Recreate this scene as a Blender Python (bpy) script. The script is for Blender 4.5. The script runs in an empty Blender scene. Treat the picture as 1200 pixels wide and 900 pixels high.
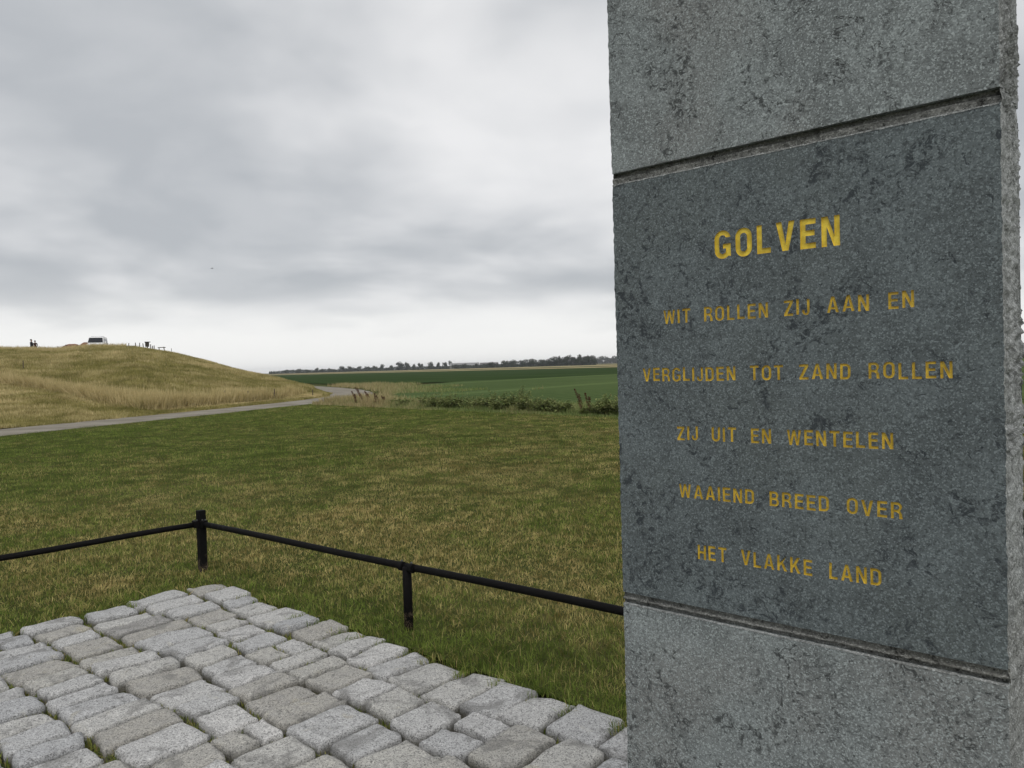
import bpy, bmesh, math, random
import numpy as np
from mathutils import Vector, Matrix, noise as mnoise
from mathutils.geometry import tessellate_polygon

# ------------------------------------------------------------------ scene, camera, sky, sun
scene = bpy.context.scene
COL = scene.collection
F, EYE = 900.0, 1.5                      # focal length in photo pixels (1200 wide), eye height in metres
ROLL, PITCH = math.radians(-1.75), math.radians(-1.37)
cam_data = bpy.data.cameras.new('camera')
cam_data.sensor_width = 36.0
cam_data.lens = 36.0 * F / 1200.0
cam_data.clip_start = 0.05
cam_data.clip_end = 20000
cam = bpy.data.objects.new('camera', cam_data)
COL.objects.link(cam)
CAM_R = Matrix.Rotation(math.radians(90) + PITCH, 4, 'X') @ Matrix.Rotation(ROLL, 4, 'Z')
cam.matrix_world = Matrix.Translation((0, 0, EYE)) @ CAM_R
scene.camera = cam
scene.render.engine = 'CYCLES'
scene.view_settings.view_transform = 'Standard'
scene.view_settings.look = 'None'
scene.view_settings.exposure = 0.1
scene.view_settings.gamma = 1.0
scene.view_settings.use_curve_mapping = False

SUN_AZ, SUN_EL = math.radians(168), math.radians(50)       # azimuth from +Y towards +X
sd = bpy.data.lights.new('sun', 'SUN')
sd.energy = 1.4
sd.angle = math.radians(35)
sd.color = (1.0, 0.97, 0.93)
sun = bpy.data.objects.new('sun', sd)
COL.objects.link(sun)
sun_dir = Vector((math.sin(SUN_AZ) * math.cos(SUN_EL), math.cos(SUN_AZ) * math.cos(SUN_EL), math.sin(SUN_EL)))
sun.rotation_euler = (-sun_dir).to_track_quat('-Z', 'Y').to_euler()


def build_world():
    w = bpy.data.worlds.new('World')
    scene.world = w
    w.use_nodes = True
    nt = w.node_tree
    nt.nodes.clear()
    N, L = nt.nodes.new, nt.links.new
    out = N('ShaderNodeOutputWorld')
    bg = N('ShaderNodeBackground')
    bg.inputs['Strength'].default_value = 0.1
    L(bg.outputs[0], out.inputs[0])
    sky = N('ShaderNodeTexSky')
    sky.sky_type = 'NISHITA'
    sky.sun_disc = False
    sky.sun_elevation = SUN_EL
    sky.sun_rotation = SUN_AZ
    tc = N('ShaderNodeTexCoord')
    sep = N('ShaderNodeSeparateXYZ')
    L(tc.outputs['Generated'], sep.inputs[0])

    def math_(op, a, b=None, c=None, clamp=False):
        m = N('ShaderNodeMath'); m.operation = op; m.use_clamp = clamp
        for i, q in enumerate((a, b, c)):
            if q is None: continue
            if isinstance(q, (int, float)): m.inputs[i].default_value = q
            else: L(q, m.inputs[i])
        return m.outputs[0]

    def rng(v, a, b, c=0.0, d=1.0, smooth=True):
        m = N('ShaderNodeMapRange')
        m.interpolation_type = 'SMOOTHSTEP' if smooth else 'LINEAR'
        L(v, m.inputs['Value'])
        for k, q in zip(('From Min', 'From Max', 'To Min', 'To Max'), (a, b, c, d)):
            m.inputs[k].default_value = q
        return m.outputs['Result']
    z = math_('MAXIMUM', sep.outputs['Z'], 0.0)
    den = math_('ADD', z, 0.22)
    # a cloud deck seen in perspective
    comb = N('ShaderNodeCombineXYZ')
    L(math_('DIVIDE', sep.outputs['X'], den), comb.inputs[0])
    L(math_('DIVIDE', sep.outputs['Y'], den), comb.inputs[1])
    comb.inputs[2].default_value = 3.7

    def noise(scale, detail, rough, dist, off):
        mp = N('ShaderNodeMapping'); L(comb.outputs[0], mp.inputs[0])
        mp.inputs['Location'].default_value = off
        n = N('ShaderNodeTexNoise'); L(mp.outputs[0], n.inputs['Vector'])
        n.inputs['Scale'].default_value = scale; n.inputs['Detail'].default_value = detail
        n.inputs['Roughness'].default_value = rough; n.inputs['Distortion'].default_value = dist
        return n.outputs['Fac']
    big = rng(noise(1.1, 4, 0.45, 0.2, (-25.714, -8.2995, -39.534)), 0.37, 0.63)
    mid = noise(2.6, 7, 0.50, 0.3, (-19.0004, -6.3049, -31.5263))
    val = math_('ADD', math_('MULTIPLY', big, 0.78), math_('MULTIPLY', rng(mid, 0.30, 0.70), 0.22))
    ramp = N('ShaderNodeValToRGB')
    L(val, ramp.inputs[0])
    cr = ramp.color_ramp
    cr.elements[0].position = 0.05; cr.elements[0].color = (0.46, 0.48, 0.505, 1)
    cr.elements[1].position = 0.95; cr.elements[1].color = (0.81, 0.81, 0.815, 1)
    e = cr.elements.new(0.5); e.color = (0.645, 0.655, 0.67, 1)
    # paler band low over the horizon, its upper rim broken by the cloud bases
    zb = math_('ADD', sep.outputs['Z'], math_('MULTIPLY', math_('SUBTRACT', mid, 0.5), 0.07))
    band = rng(zb, 0.035, 0.11, 1.0, 0.0)
    mixh = N('ShaderNodeMix'); mixh.data_type = 'RGBA'
    L(band, mixh.inputs['Factor']); L(ramp.outputs[0], mixh.inputs['A'])
    mixh.inputs['B'].default_value = (0.89, 0.89, 0.88, 1)
    sc = N('ShaderNodeVectorMath'); sc.operation = 'SCALE'
    L(mixh.outputs['Result'], sc.inputs[0]); sc.inputs['Scale'].default_value = 10.0
    mixs = N('ShaderNodeMix'); mixs.data_type = 'RGBA'
    mixs.inputs['Factor'].default_value = 0.96          # a thin share of blue sky comes through
    L(sky.outputs[0], mixs.inputs['A']); L(sc.outputs[0], mixs.inputs['B'])
    L(mixs.outputs['Result'], bg.inputs['Color'])


build_world()

# ------------------------------------------------------------------ helpers
rnd = random.Random(11)
rng_np = np.random.default_rng(5)
YA = math.radians(48.3)                                    # bearing of the paving's long joints
AX = math.radians(-41.7)                                   # turn of the paving, pillar and fence frame
U = np.array([-math.sin(YA), math.cos(YA)])
V = np.array([math.cos(YA), math.sin(YA)])


def ray(px, py):
    return (CAM_R.to_3x3() @ Vector(((px - 600) / F, (450 - py) / F, -1)))


def G(px, py, z=0.0):
    d = ray(px, py); t = (z - EYE) / d.z
    return Vector((d.x * t, d.y * t, z))


def at_depth(px, py, depth):
    d = ray(px, py); t = depth / d.y
    return Vector((d.x * t, depth, EYE + d.z * t))


def tag(o, label=None, cat=None, group=None, kind=None):
    if label: o['label'] = label
    if cat: o['category'] = cat
    if group: o['group'] = group
    if kind: o['kind'] = kind
    return o


def link(o, parent=None):
    COL.objects.link(o)
    if parent: o.parent = parent
    return o


def empty(name, loc=(0, 0, 0), rz=0.0):
    o = bpy.data.objects.new(name, None)
    o.empty_display_size = 0.2
    o.location = loc; o.rotation_euler = (0, 0, rz)
    return link(o)


def mesh_obj(name, verts, faces, mat, parent=None, smooth=False, me=None):
    if me is None:
        me = bpy.data.meshes.new(name)
        me.from_pydata([tuple(v) for v in verts], [], [tuple(f) for f in faces])
        if smooth:
            me.polygons.foreach_set('use_smooth', [True] * len(me.polygons))
        me.update()
    if mat and not me.materials: me.materials.append(mat)
    return link(bpy.data.objects.new(name, me), parent)


def np_mesh(name, verts, tris, mat, attrs=None, parent=None, smooth=False):
    """large triangle soup from numpy arrays"""
    me = bpy.data.meshes.new(name)
    nv, nf = len(verts), len(tris)
    me.vertices.add(nv); me.vertices.foreach_set('co', np.asarray(verts, np.float32).ravel())
    me.loops.add(nf * 3); me.loops.foreach_set('vertex_index', np.asarray(tris, np.int32).ravel())
    me.polygons.add(nf); me.polygons.foreach_set('loop_start', np.arange(0, nf * 3, 3, dtype=np.int32))
    me.polygons.foreach_set('loop_total', np.full(nf, 3, np.int32))
    if smooth: me.polygons.foreach_set('use_smooth', np.ones(nf, bool))
    for k, a in (attrs or {}).items():
        at = me.attributes.new(k, 'FLOAT', 'POINT'); at.data.foreach_set('value', np.asarray(a, np.float32))
    me.update(calc_edges=True)
    me.materials.append(mat)
    return link(bpy.data.objects.new(name, me), parent)


def from_bm(name, bm, mat, parent=None, smooth=False):
    me = bpy.data.meshes.new(name); bm.to_mesh(me); bm.free()
    if smooth: me.polygons.foreach_set('use_smooth', [True] * len(me.polygons))
    me.materials.append(mat)
    return link(bpy.data.objects.new(name, me), parent)


def box_bm(bm, c, s, bev=0.0, rot=None):
    r = bmesh.ops.create_cube(bm, size=1.0)
    vs = r['verts']
    for v in vs: v.co = Vector((v.co.x * s[0], v.co.y * s[1], v.co.z * s[2]))
    if bev > 0:
        es = list({e for v in vs for e in v.link_edges})
        rb = bmesh.ops.bevel(bm, geom=es, offset=bev, segments=2, affect='EDGES', profile=0.5)
        vs = list({v for f in rb['faces'] for v in f.verts} | {v for v in vs if v.is_valid})
    for v in vs:
        p = v.co.copy()
        if rot: p = rot @ p
        v.co = p + Vector(c)
    return vs


def tube_bm(bm, pts, radii, n=10, cap=True):
    pts = [Vector(p) for p in pts]
    if isinstance(radii, (int, float)): radii = [radii] * len(pts)
    rings = []
    for i, p in enumerate(pts):
        t = (pts[min(i + 1, len(pts) - 1)] - pts[max(i - 1, 0)]).normalized()
        a = t.cross(Vector((0, 0, 1)))
        if a.length < 1e-3: a = Vector((1, 0, 0))
        a.normalize(); b = a.cross(t)
        rings.append([bm.verts.new(p + (a * math.cos(2 * math.pi * k / n) + b * math.sin(2 * math.pi * k / n)) * radii[i]) for k in range(n)])
    for r0, r1 in zip(rings, rings[1:]):
        for k in range(n): bm.faces.new((r0[k], r0[(k + 1) % n], r1[(k + 1) % n], r1[k]))
    if cap:
        bm.faces.new(rings[0][::-1]); bm.faces.new(rings[-1])


_tab = rng_np.random((256, 256)).astype(np.float32)


def vnoise(x, y, seed=0):
    """smooth 2-D value noise, 0..1"""
    x = np.asarray(x, float) + seed * 17.31; y = np.asarray(y, float) + seed * 9.77
    xi, yi = np.floor(x).astype(int), np.floor(y).astype(int)
    fx, fy = x - xi, y - yi
    fx = fx * fx * (3 - 2 * fx); fy = fy * fy * (3 - 2 * fy)
    g = lambda i, j: _tab[i & 255, j & 255]
    return (g(xi, yi) * (1 - fx) + g(xi + 1, yi) * fx) * (1 - fy) + (g(xi, yi + 1) * (1 - fx) + g(xi + 1, yi + 1) * fx) * fy


def fbm(x, y, seed=0, octs=4):
    s = 0; a = 0.5; t = 0
    for o in range(octs):
        s = s + a * vnoise(np.asarray(x) * 2 ** o, np.asarray(y) * 2 ** o, seed + o); t += a; a *= 0.5
    return s / t


# ------------------------------------------------------------------ materials
class NT:
    def __init__(s, name):
        s.m = bpy.data.materials.new(name); s.m.use_nodes = True
        s.nt = s.m.node_tree; s.b = s.nt.nodes['Principled BSDF']
        s.b.inputs['Specular IOR Level'].default_value = 0.25
    def n(s, t): return s.nt.nodes.new(t)
    def l(s, a, b): s.nt.links.new(a, b)
    def coord(s, kind='Object', scale=None):
        c = s.n('ShaderNodeTexCoord').outputs[kind]
        if scale:
            mp = s.n('ShaderNodeMapping'); mp.inputs['Scale'].default_value = scale; s.l(c, mp.inputs[0]); c = mp.outputs[0]
        return c
    def pos(s): return s.n('ShaderNodeNewGeometry').outputs['Position']
    def noise(s, vec, scale, detail=4, rough=0.55, dist=0.0):
        n = s.n('ShaderNodeTexNoise'); s.l(vec, n.inputs['Vector'])
        n.inputs['Scale'].default_value = scale; n.inputs['Detail'].default_value = detail
        n.inputs['Roughness'].default_value = rough; n.inputs['Distortion'].default_value = dist
        return n.outputs['Fac']
    def voro(s, vec, scale, feature='F1'):
        n = s.n('ShaderNodeTexVoronoi'); n.feature = feature; s.l(vec, n.inputs['Vector']); n.inputs['Scale'].default_value = scale
        return n.outputs
    def cells(s, vec, scale):
        """a random grey for each crystal grain"""
        v = s.n('ShaderNodeTexVoronoi'); s.l(vec, v.inputs['Vector']); v.inputs['Scale'].default_value = scale
        x = s.n('ShaderNodeSeparateXYZ'); s.l(v.outputs['Color'], x.inputs[0]); return x.outputs[0]
    def ramp(s, fac, stops):
        r = s.n('ShaderNodeValToRGB'); s.l(fac, r.inputs[0]); c = r.color_ramp
        while len(c.elements) < len(stops): c.elements.new(0.5)
        for e, (p, col) in zip(c.elements, stops):
            e.position = p; e.color = (*col, 1) if len(col) == 3 else col
        return r.outputs[0]
    def grey(s, fac, a, b, lo=0.0, hi=1.0):
        m = s.n('ShaderNodeMapRange'); s.l(fac, m.inputs[0]); m.interpolation_type = 'SMOOTHSTEP'
        m.inputs[1].default_value = a; m.inputs[2].default_value = b; m.inputs[3].default_value = lo; m.inputs[4].default_value = hi
        return m.outputs[0]
    def mix(s, f, a, b, mode='MIX'):
        m = s.n('ShaderNodeMix'); m.data_type = 'RGBA'; m.blend_type = mode
        for k, q in (('Factor', f), ('A', a), ('B', b)):
            i = m.inputs[k] if k != 'Factor' else m.inputs[0]
            if k != 'Factor': i = [x for x in m.inputs if x.name == k and x.type == 'RGBA'][0]
            if isinstance(q, (int, float)): i.default_value = q
            elif isinstance(q, tuple): i.default_value = (*q, 1)
            else: s.l(q, i)
        return [o for o in m.outputs if o.type == 'RGBA'][0]
    def math(s, op, a, b=0.0):
        m = s.n('ShaderNodeMath'); m.operation = op
        for i, q in enumerate((a, b)):
            if isinstance(q, (int, float)): m.inputs[i].default_value = q
            else: s.l(q, m.inputs[i])
        return m.outputs[0]
    def attr(s, name):
        a = s.n('ShaderNodeAttribute'); a.attribute_name = name; return a.outputs['Fac']
    def objrand(s): return s.n('ShaderNodeObjectInfo').outputs['Random']
    def color(s, c):
        if isinstance(c, tuple): s.b.inputs['Base Color'].default_value = (*c, 1)
        else: s.l(c, s.b.inputs['Base Color'])
    def rough(s, r):
        if isinstance(r, (int, float)): s.b.inputs['Roughness'].default_value = r
        else: s.l(r, s.b.inputs['Roughness'])
    def bump(s, h, strength=0.5, dist=0.01, normal=None):
        b = s.n('ShaderNodeBump'); s.l(h, b.inputs['Height']); b.inputs['Strength'].default_value = strength; b.inputs['Distance'].default_value = dist
        if normal is not None: s.l(normal, b.inputs['Normal'])
        s.l(b.outputs[0], s.b.inputs['Normal']); return b.outputs[0]


def plain(name, col, rough=0.6, metallic=0.0, var=0.15, scale=8.0):
    t = NT(name); n = t.noise(t.coord(), scale, 3)
    t.color(t.mix(t.grey(n, 0.3, 0.7), tuple(c * (1 - var) for c in col), tuple(min(1, c * (1 + var)) for c in col)))
    t.rough(rough); t.b.inputs['Metallic'].default_value = metallic
    return t.m


def m_stone(name, base, dark, tint, patch=0.5, coarse=False, zlo=0.52):
    """weathered blue limestone: fine speckle, mottling, pitted dark clusters"""
    t = NT(name); c = t.coord()
    mot = t.noise(c, 7, 5, 0.6, 0.5)
    fine = t.math('ADD', t.math('MULTIPLY', t.cells(c, 420), 0.62), t.math('MULTIPLY', t.noise(c, 200, 3, 0.65), 0.38))
    med = t.noise(c, 85, 4, 0.7)
    spots = t.noise(c, 62, 5, 0.72, 0.9)
    zone = t.noise(t.coord(scale=(1, 1, 0.8)), 7.0, 5, 0.62, 1.2)
    col = t.mix(t.grey(mot, 0.36, 0.64), tuple(b * 0.80 for b in base), tuple(b * 1.12 for b in base))
    col = t.mix(t.grey(t.noise(c, 2.6, 3, 0.5), 0.46, 0.62, 0, 0.6), col, tint)
    col = t.mix(t.grey(fine, 0.56, 0.82, 0.0, 0.8), col, tuple(b * 1.9 for b in base))
    col = t.mix(t.grey(fine, 0.40, 0.16, 0.0, 0.65), col, tuple(b * 0.45 for b in base))
    col = t.mix(t.grey(med, 0.46, 0.34, 0.0, 0.7), col, tuple(b * 0.40 for b in base))
    pit = t.math('MULTIPLY', t.grey(spots, 0.50, 0.58), t.grey(zone, zlo, zlo + 0.10, 0.0, 1.0))
    vein = t.noise(t.coord(scale=(1.0, 1.0, 0.8)), 11, 4, 0.6, 1.6)
    ridge = t.grey(t.math('ABSOLUTE', t.math('SUBTRACT', vein, 0.5)), 0.0, 0.035, 1.0, 0.0)
    ridge = t.math('MULTIPLY', ridge, t.math('MULTIPLY', t.grey(t.noise(c, 75, 4, 0.7), 0.47, 0.56), t.grey(t.noise(c, 4.2, 3, 0.55, 0.5), 0.46, 0.60)))
    pit = t.math('MAXIMUM', pit, ridge)
    few = t.math('MAXIMUM', t.grey(t.noise(c, 38, 5, 0.75, 0.6), 0.62, 0.67), t.math('MULTIPLY', t.grey(t.noise(c, 120, 3, 0.7, 0.4), 0.58, 0.66), t.grey(t.noise(c, 3.2, 3, 0.6, 0.5), 0.4, 0.6, 0.15, 0.8)))
    pit = t.math('MAXIMUM', pit, few)
    col = t.mix(t.math('MULTIPLY', pit, patch), col, dark)
    t.color(col)
    t.rough(t.grey(mot, 0.3, 0.7, 0.62, 0.85))
    h = t.math('SUBTRACT', t.math('ADD', t.math('MULTIPLY', fine, 0.6), t.math('MULTIPLY', med, 0.7)), t.math('MULTIPLY', pit, 0.8))
    t.bump(h, 0.6 if coarse else 0.45, 0.0032 if coarse else 0.0022)
    return t.m


M = {}
M['stone_light'] = m_stone('bush_hammered_stone', (0.225, 0.250, 0.250), (0.042, 0.046, 0.046), (0.225, 0.228, 0.220), 0.85, True)
M['stone_panel'] = m_stone('honed_blue_stone', (0.122, 0.143, 0.148), (0.026, 0.032, 0.038), (0.116, 0.134, 0.132), 0.80, False, 0.485)
M['stone_hewn'] = m_stone('hewn_stone_edge', (0.25, 0.262, 0.258), (0.06, 0.062, 0.06), (0.23, 0.232, 0.22), 0.6, True)
M['stone_groove'] = m_stone('broken_stone_groove', (0.175, 0.178, 0.168), (0.02, 0.02, 0.018), (0.15, 0.148, 0.13), 0.9, True)


def m_gold(name, lo, hi, wear):
    t = NT(name); c = t.coord()
    n = t.noise(c, 60, 4); f = t.noise(c, 400, 2, 0.7)
    col = t.mix(t.grey(n, 0.3, 0.7), lo, hi)
    col = t.mix(t.grey(f, 0.62 - 0.12 * wear, 0.74 - 0.1 * wear, 0, 0.4 + 0.35 * wear), col, (0.15, 0.135, 0.09))
    t.color(col); t.rough(0.45); t.b.inputs['Specular IOR Level'].default_value = 0.5
    t.bump(f, 0.4, 0.001)
    return t.m


M['gold'] = m_gold('gold_letter_paint', (0.60, 0.43, 0.028), (0.86, 0.66, 0.065), 0.3)
M['gold_faded'] = m_gold('faded_gold_letter_paint', (0.52, 0.36, 0.030), (0.76, 0.56, 0.065), 0.7)


def m_granite():
    t = NT('worn_granite'); c = t.coord(); wp = t.pos(); r = t.objrand()
    off = t.n('ShaderNodeVectorMath'); off.operation = 'ADD'
    cb = t.n('ShaderNodeCombineXYZ'); t.l(t.math('MULTIPLY', r, 37.0), cb.inputs[0]); t.l(t.math('MULTIPLY', r, 91.0), cb.inputs[1])
    t.l(wp, off.inputs[0]); t.l(cb.outputs[0], off.inputs[1]); p = off.outputs[0]
    base = t.ramp(r, [(0.0, (0.25, 0.25, 0.255)), (0.08, (0.36, 0.345, 0.31)), (0.3, (0.44, 0.43, 0.395)), (0.55, (0.49, 0.485, 0.47)), (0.8, (0.40, 0.405, 0.41)), (1.0, (0.55, 0.54, 0.52))])
    mot = t.noise(p, 16, 5, 0.62, 0.3)
    col = t.mix(t.grey(mot, 0.34, 0.68, 0.0, 0.55), base, t.mix(0.5, base, (0.30, 0.30, 0.30)))
    lich = t.noise(p, 7, 5, 0.65, 0.6)
    col = t.mix(t.grey(lich, 0.60, 0.72, 0, 0.30), col, (0.42, 0.37, 0.22))
    sp = t.math('ADD', t.math('MULTIPLY', t.cells(p, 250), 0.6), t.math('MULTIPLY', t.noise(p, 120, 3, 0.7), 0.4))
    col = t.mix(t.grey(sp, 0.42, 0.22, 0.0, 0.75), col, (0.11, 0.11, 0.11))
    col = t.mix(t.grey(sp, 0.58, 0.80, 0.0, 0.8), col, t.mix(1.0, col, (1.45, 1.45, 1.45), 'MULTIPLY'))
    stain = t.noise(p, 4.5, 5, 0.65, 0.8)
    col = t.mix(t.grey(stain, 0.52, 0.66, 0, 0.6), col, (0.15, 0.148, 0.14))
    gr = t.noise(p, 42, 4, 0.7, 0.6)
    col = t.mix(t.grey(gr, 0.44, 0.30, 0.0, 0.75), col, (0.10, 0.10, 0.095))
    # grime on the sides, below the worn top
    sz = t.n('ShaderNodeSeparateXYZ'); t.l(c, sz.inputs[0])
    g = t.grey(t.math('ADD', sz.outputs[2], t.math('MULTIPLY', t.math('SUBTRACT', mot, 0.5), 0.02)), -0.05, -0.014, 0.8, 0.0)
    col = t.mix(g, col, (0.115, 0.108, 0.08))
    t.color(col); t.rough(0.85)
    h = t.math('ADD', t.math('MULTIPLY', mot, 1.6), t.math('ADD', t.math('MULTIPLY', gr, 0.9), t.math('MULTIPLY', sp, 0.4)))
    t.bump(h, 1.0, 0.008)
    return t.m


M['granite'] = m_granite()


def m_soil():
    t = NT('soil_and_thatch'); p = t.pos()
    n = t.noise(p, 30, 6, 0.7); b = t.noise(p, 1.3, 4, 0.6)
    col = t.ramp(n, [(0.3, (0.028, 0.026, 0.014)), (0.55, (0.065, 0.06, 0.03)), (0.75, (0.12, 0.10, 0.05))])
    col = t.mix(t.grey(b, 0.35, 0.65, 0.1, 0.6), col, (0.05, 0.062, 0.02))
    t.color(col); t.rough(0.95); t.bump(n, 0.8, 0.02)
    return t.m


M['soil'] = m_soil()


def m_far_ground(name, cols, s1=0.05, s2=1.1, bump=0.1, stretch=(1, 1, 1), rz=0.0):
    t = NT(name); mp = t.n('ShaderNodeMapping'); t.l(t.pos(), mp.inputs[0])
    mp.inputs['Rotation'].default_value = (0, 0, rz); mp.inputs['Scale'].default_value = stretch
    v = mp.outputs[0]
    a = t.noise(v, s1, 5, 0.6); b = t.noise(v, s2, 5, 0.7)
    f = t.math('ADD', t.math('MULTIPLY', a, 0.6), t.math('MULTIPLY', b, 0.4))
    t.color(t.ramp(f, [(0.34, cols[0]), (0.52, cols[1]), (0.68, cols[2])])); t.rough(0.95); t.b.inputs['Specular IOR Level'].default_value = 0.0
    t.bump(b, 0.7, bump)
    return t.m


M['ground'] = m_far_ground('rough_pasture', ((0.050, 0.062, 0.024), (0.085, 0.088, 0.036), (0.15, 0.13, 0.06)), 0.05, 0.9)
M['lawn'] = m_far_ground('lawn_sward', ((0.030, 0.040, 0.013), (0.055, 0.062, 0.022), (0.10, 0.085, 0.038)), 0.35, 9.0, 0.02)
def m_crop(name, cols, rz, row, tram):
    """low crop in rows, with paler wheel tracks at wide intervals"""
    t = NT(name); mp = t.n('ShaderNodeMapping'); t.l(t.pos(), mp.inputs[0]); mp.inputs['Rotation'].default_value = (0, 0, rz); v = mp.outputs[0]
    def wave(scale, dist):
        w = t.n('ShaderNodeTexWave'); t.l(v, w.inputs['Vector']); w.inputs['Scale'].default_value = scale; w.inputs['Distortion'].default_value = dist; w.inputs['Detail'].default_value = 2
        return w.outputs['Fac']
    a = t.noise(v, 0.05, 4, 0.6); b = t.noise(v, 1.4, 5, 0.7)
    f = t.math('ADD', t.math('MULTIPLY', a, 0.5), t.math('ADD', t.math('MULTIPLY', b, 0.35), t.math('MULTIPLY', wave(row, 0.6), 0.18)))
    col = t.ramp(f, [(0.34, cols[0]), (0.52, cols[1]), (0.70, cols[2])])
    col = t.mix(t.grey(wave(tram, 0.3), 0.95, 1.0, 0, 0.30), col, tuple(c * 1.6 for c in cols[2]))
    t.color(col); t.rough(0.95); t.b.inputs['Specular IOR Level'].default_value = 0.0; t.bump(b, 0.7, 0.12)
    return t.m


M['crop_light'] = m_crop('low_crop', ((0.052, 0.080, 0.030), (0.072, 0.104, 0.040), (0.094, 0.126, 0.050)), math.radians(38), 0.32, 0.016)
M['crop_dark'] = m_crop('dark_crop', ((0.026, 0.046, 0.017), (0.035, 0.058, 0.021), (0.046, 0.068, 0.026)), math.radians(-54), 0.2, 0.012)
M['stubble'] = m_far_ground('stubble', ((0.27, 0.22, 0.12), (0.34, 0.28, 0.16), (0.38, 0.32, 0.19)), 0.01, 0.2, 0.1)
M['pale_grass'] = m_far_ground('pale_pasture', ((0.10, 0.12, 0.06), (0.16, 0.16, 0.08), (0.2, 0.19, 0.1)), 0.01, 0.2, 0.1)


def m_path():
    t = NT('path_concrete'); p = t.pos()
    n = t.noise(p, 40, 4, 0.7); b = t.noise(p, 0.7, 4, 0.6)
    col = t.mix(t.grey(b, 0.35, 0.65), (0.20, 0.18, 0.145), (0.285, 0.262, 0.22))
    col = t.mix(t.grey(n, 0.4, 0.65, 0, 0.35), col, (0.12, 0.115, 0.10))
    t.color(col); t.rough(0.9); t.b.inputs['Specular IOR Level'].default_value = 0.05; t.bump(n, 0.4, 0.01)
    return t.m


M['path'] = m_path()


def m_blade(name, green_lo, green_hi, dry_lo, dry_hi, rough=0.65, trans=0.12):
    """grass blade: 'dry' blends green to straw, 'rnd' varies each blade, 'tip' runs root to tip"""
    t = NT(name); r = t.attr('rnd'); d = t.attr('dry'); tip = t.attr('tip')
    g = t.mix(r, green_lo, green_hi); s = t.mix(r, dry_lo, dry_hi)
    col = t.mix(d, g, s)
    t.color(col); t.rough(rough); t.b.inputs['Specular IOR Level'].default_value = 0.06
    t.b.inputs['Transmission Weight'].default_value = 0.0
    tr = t.n('ShaderNodeBsdfTranslucent'); t.l(col, tr.inputs[0])
    ms = t.n('ShaderNodeMixShader'); ms.inputs[0].default_value = trans
    out = t.nt.nodes['Material Output']
    t.l(t.b.outputs[0], ms.inputs[1]); t.l(tr.outputs[0], ms.inputs[2]); t.l(ms.outputs[0], out.inputs[0])
    return t.m


M['grass'] = m_blade('lawn_grass_blade', (0.062, 0.100, 0.016), (0.220, 0.288, 0.060), (0.175, 0.130, 0.040), (0.66, 0.53, 0.235), 0.8, 0.30)
M['hay'] = m_blade('dry_hill_grass', (0.15, 0.145, 0.040), (0.34, 0.30, 0.11), (0.37, 0.295, 0.13), (0.68, 0.565, 0.31), 0.65, 0.22)
M['weed'] = m_blade('weed_leaf', (0.070, 0.115, 0.030), (0.26, 0.33, 0.11), (0.27, 0.22, 0.10), (0.52, 0.43, 0.24), 0.6, 0.3)
M['dock'] = m_blade('dock_seed', (0.050, 0.020, 0.013), (0.105, 0.042, 0.024), (0.06, 0.03, 0.016), (0.13, 0.06, 0.032))
M['tree_leaf'] = m_blade('far_tree_leaf', (0.018, 0.027, 0.016), (0.040, 0.053, 0.029), (0.05, 0.055, 0.03), (0.07, 0.075, 0.04))
M['bark'] = plain('bark', (0.09, 0.075, 0.06), 0.9)


def m_paint():
    t = NT('black_fence_paint'); c = t.coord()
    n = t.noise(c, 25, 5, 0.65); f = t.noise(c, 140, 3)
    col = t.mix(t.grey(n, 0.55, 0.75, 0, 0.5), (0.0045, 0.0042, 0.0042), (0.013, 0.011, 0.010))
    sz = t.n('ShaderNodeSeparateXYZ'); t.l(t.pos(), sz.inputs[0])
    low = t.grey(t.math('ADD', sz.outputs[2], t.math('MULTIPLY', t.math('SUBTRACT', n, 0.5), 0.5)), 0.03, 0.12, 0.9, 0.0)
    col = t.mix(t.math('MULTIPLY', low, t.grey(f, 0.42, 0.55)), col, (0.11, 0.085, 0.06))
    t.color(col); t.rough(t.grey(n, 0.3, 0.7, 0.6, 0.8)); t.b.inputs['Specular IOR Level'].default_value = 0.10
    t.bump(f, 0.25, 0.001)
    return t.m


M['paint'] = m_paint()
M['bolt'] = plain('worn_bolt', (0.10, 0.098, 0.095), 0.5, 0.6)

# ------------------------------------------------------------------ terrain
LA, LB = np.array((-6.4, 32.0)), np.array((2.8, 21.0))       # far edge of the mown lawn
LDIR = (LB - LA) / np.linalg.norm(LB - LA)
LNRM = np.array((-LDIR[1], LDIR[0]))                         # points away from the camera
if LNRM[1] < 0: LNRM = -LNRM
PATH = np.array([(-26, -16), (-21.5, -2), (-18.9, 8), (-16.9, 15.5), (-14.8, 22.6), (-12.3, 30.5), (-10.45, 37), (-9.75, 42), (-9.9, 46.5), (-11.2, 53), (-14.2, 62), (-18.5, 72), (-26, 88), (-40, 112), (-60, 145), (-100, 200)], float)


def catmull(P, n=14):
    out = []
    Q = np.vstack([2 * P[0] - P[1], P, 2 * P[-1] - P[-2]])
    for i in range(1, len(Q) - 2):
        p0, p1, p2, p3 = Q[i - 1:i + 3]
        for k in range(n):
            t = k / n
            out.append(0.5 * (2 * p1 + (p2 - p0) * t + (2 * p0 - 5 * p1 + 4 * p2 - p3) * t * t + (3 * p1 - p0 - 3 * p2 + p3) * t ** 3))
    out.append(P[-1]); return np.array(out)


PC = catmull(PATH)
PT = np.gradient(PC, axis=0); PT /= np.linalg.norm(PT, axis=1)[:, None]
PN = np.stack([PT[:, 1], -PT[:, 0]], 1)                      # to the right of the way on
PW = 1.35


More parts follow.
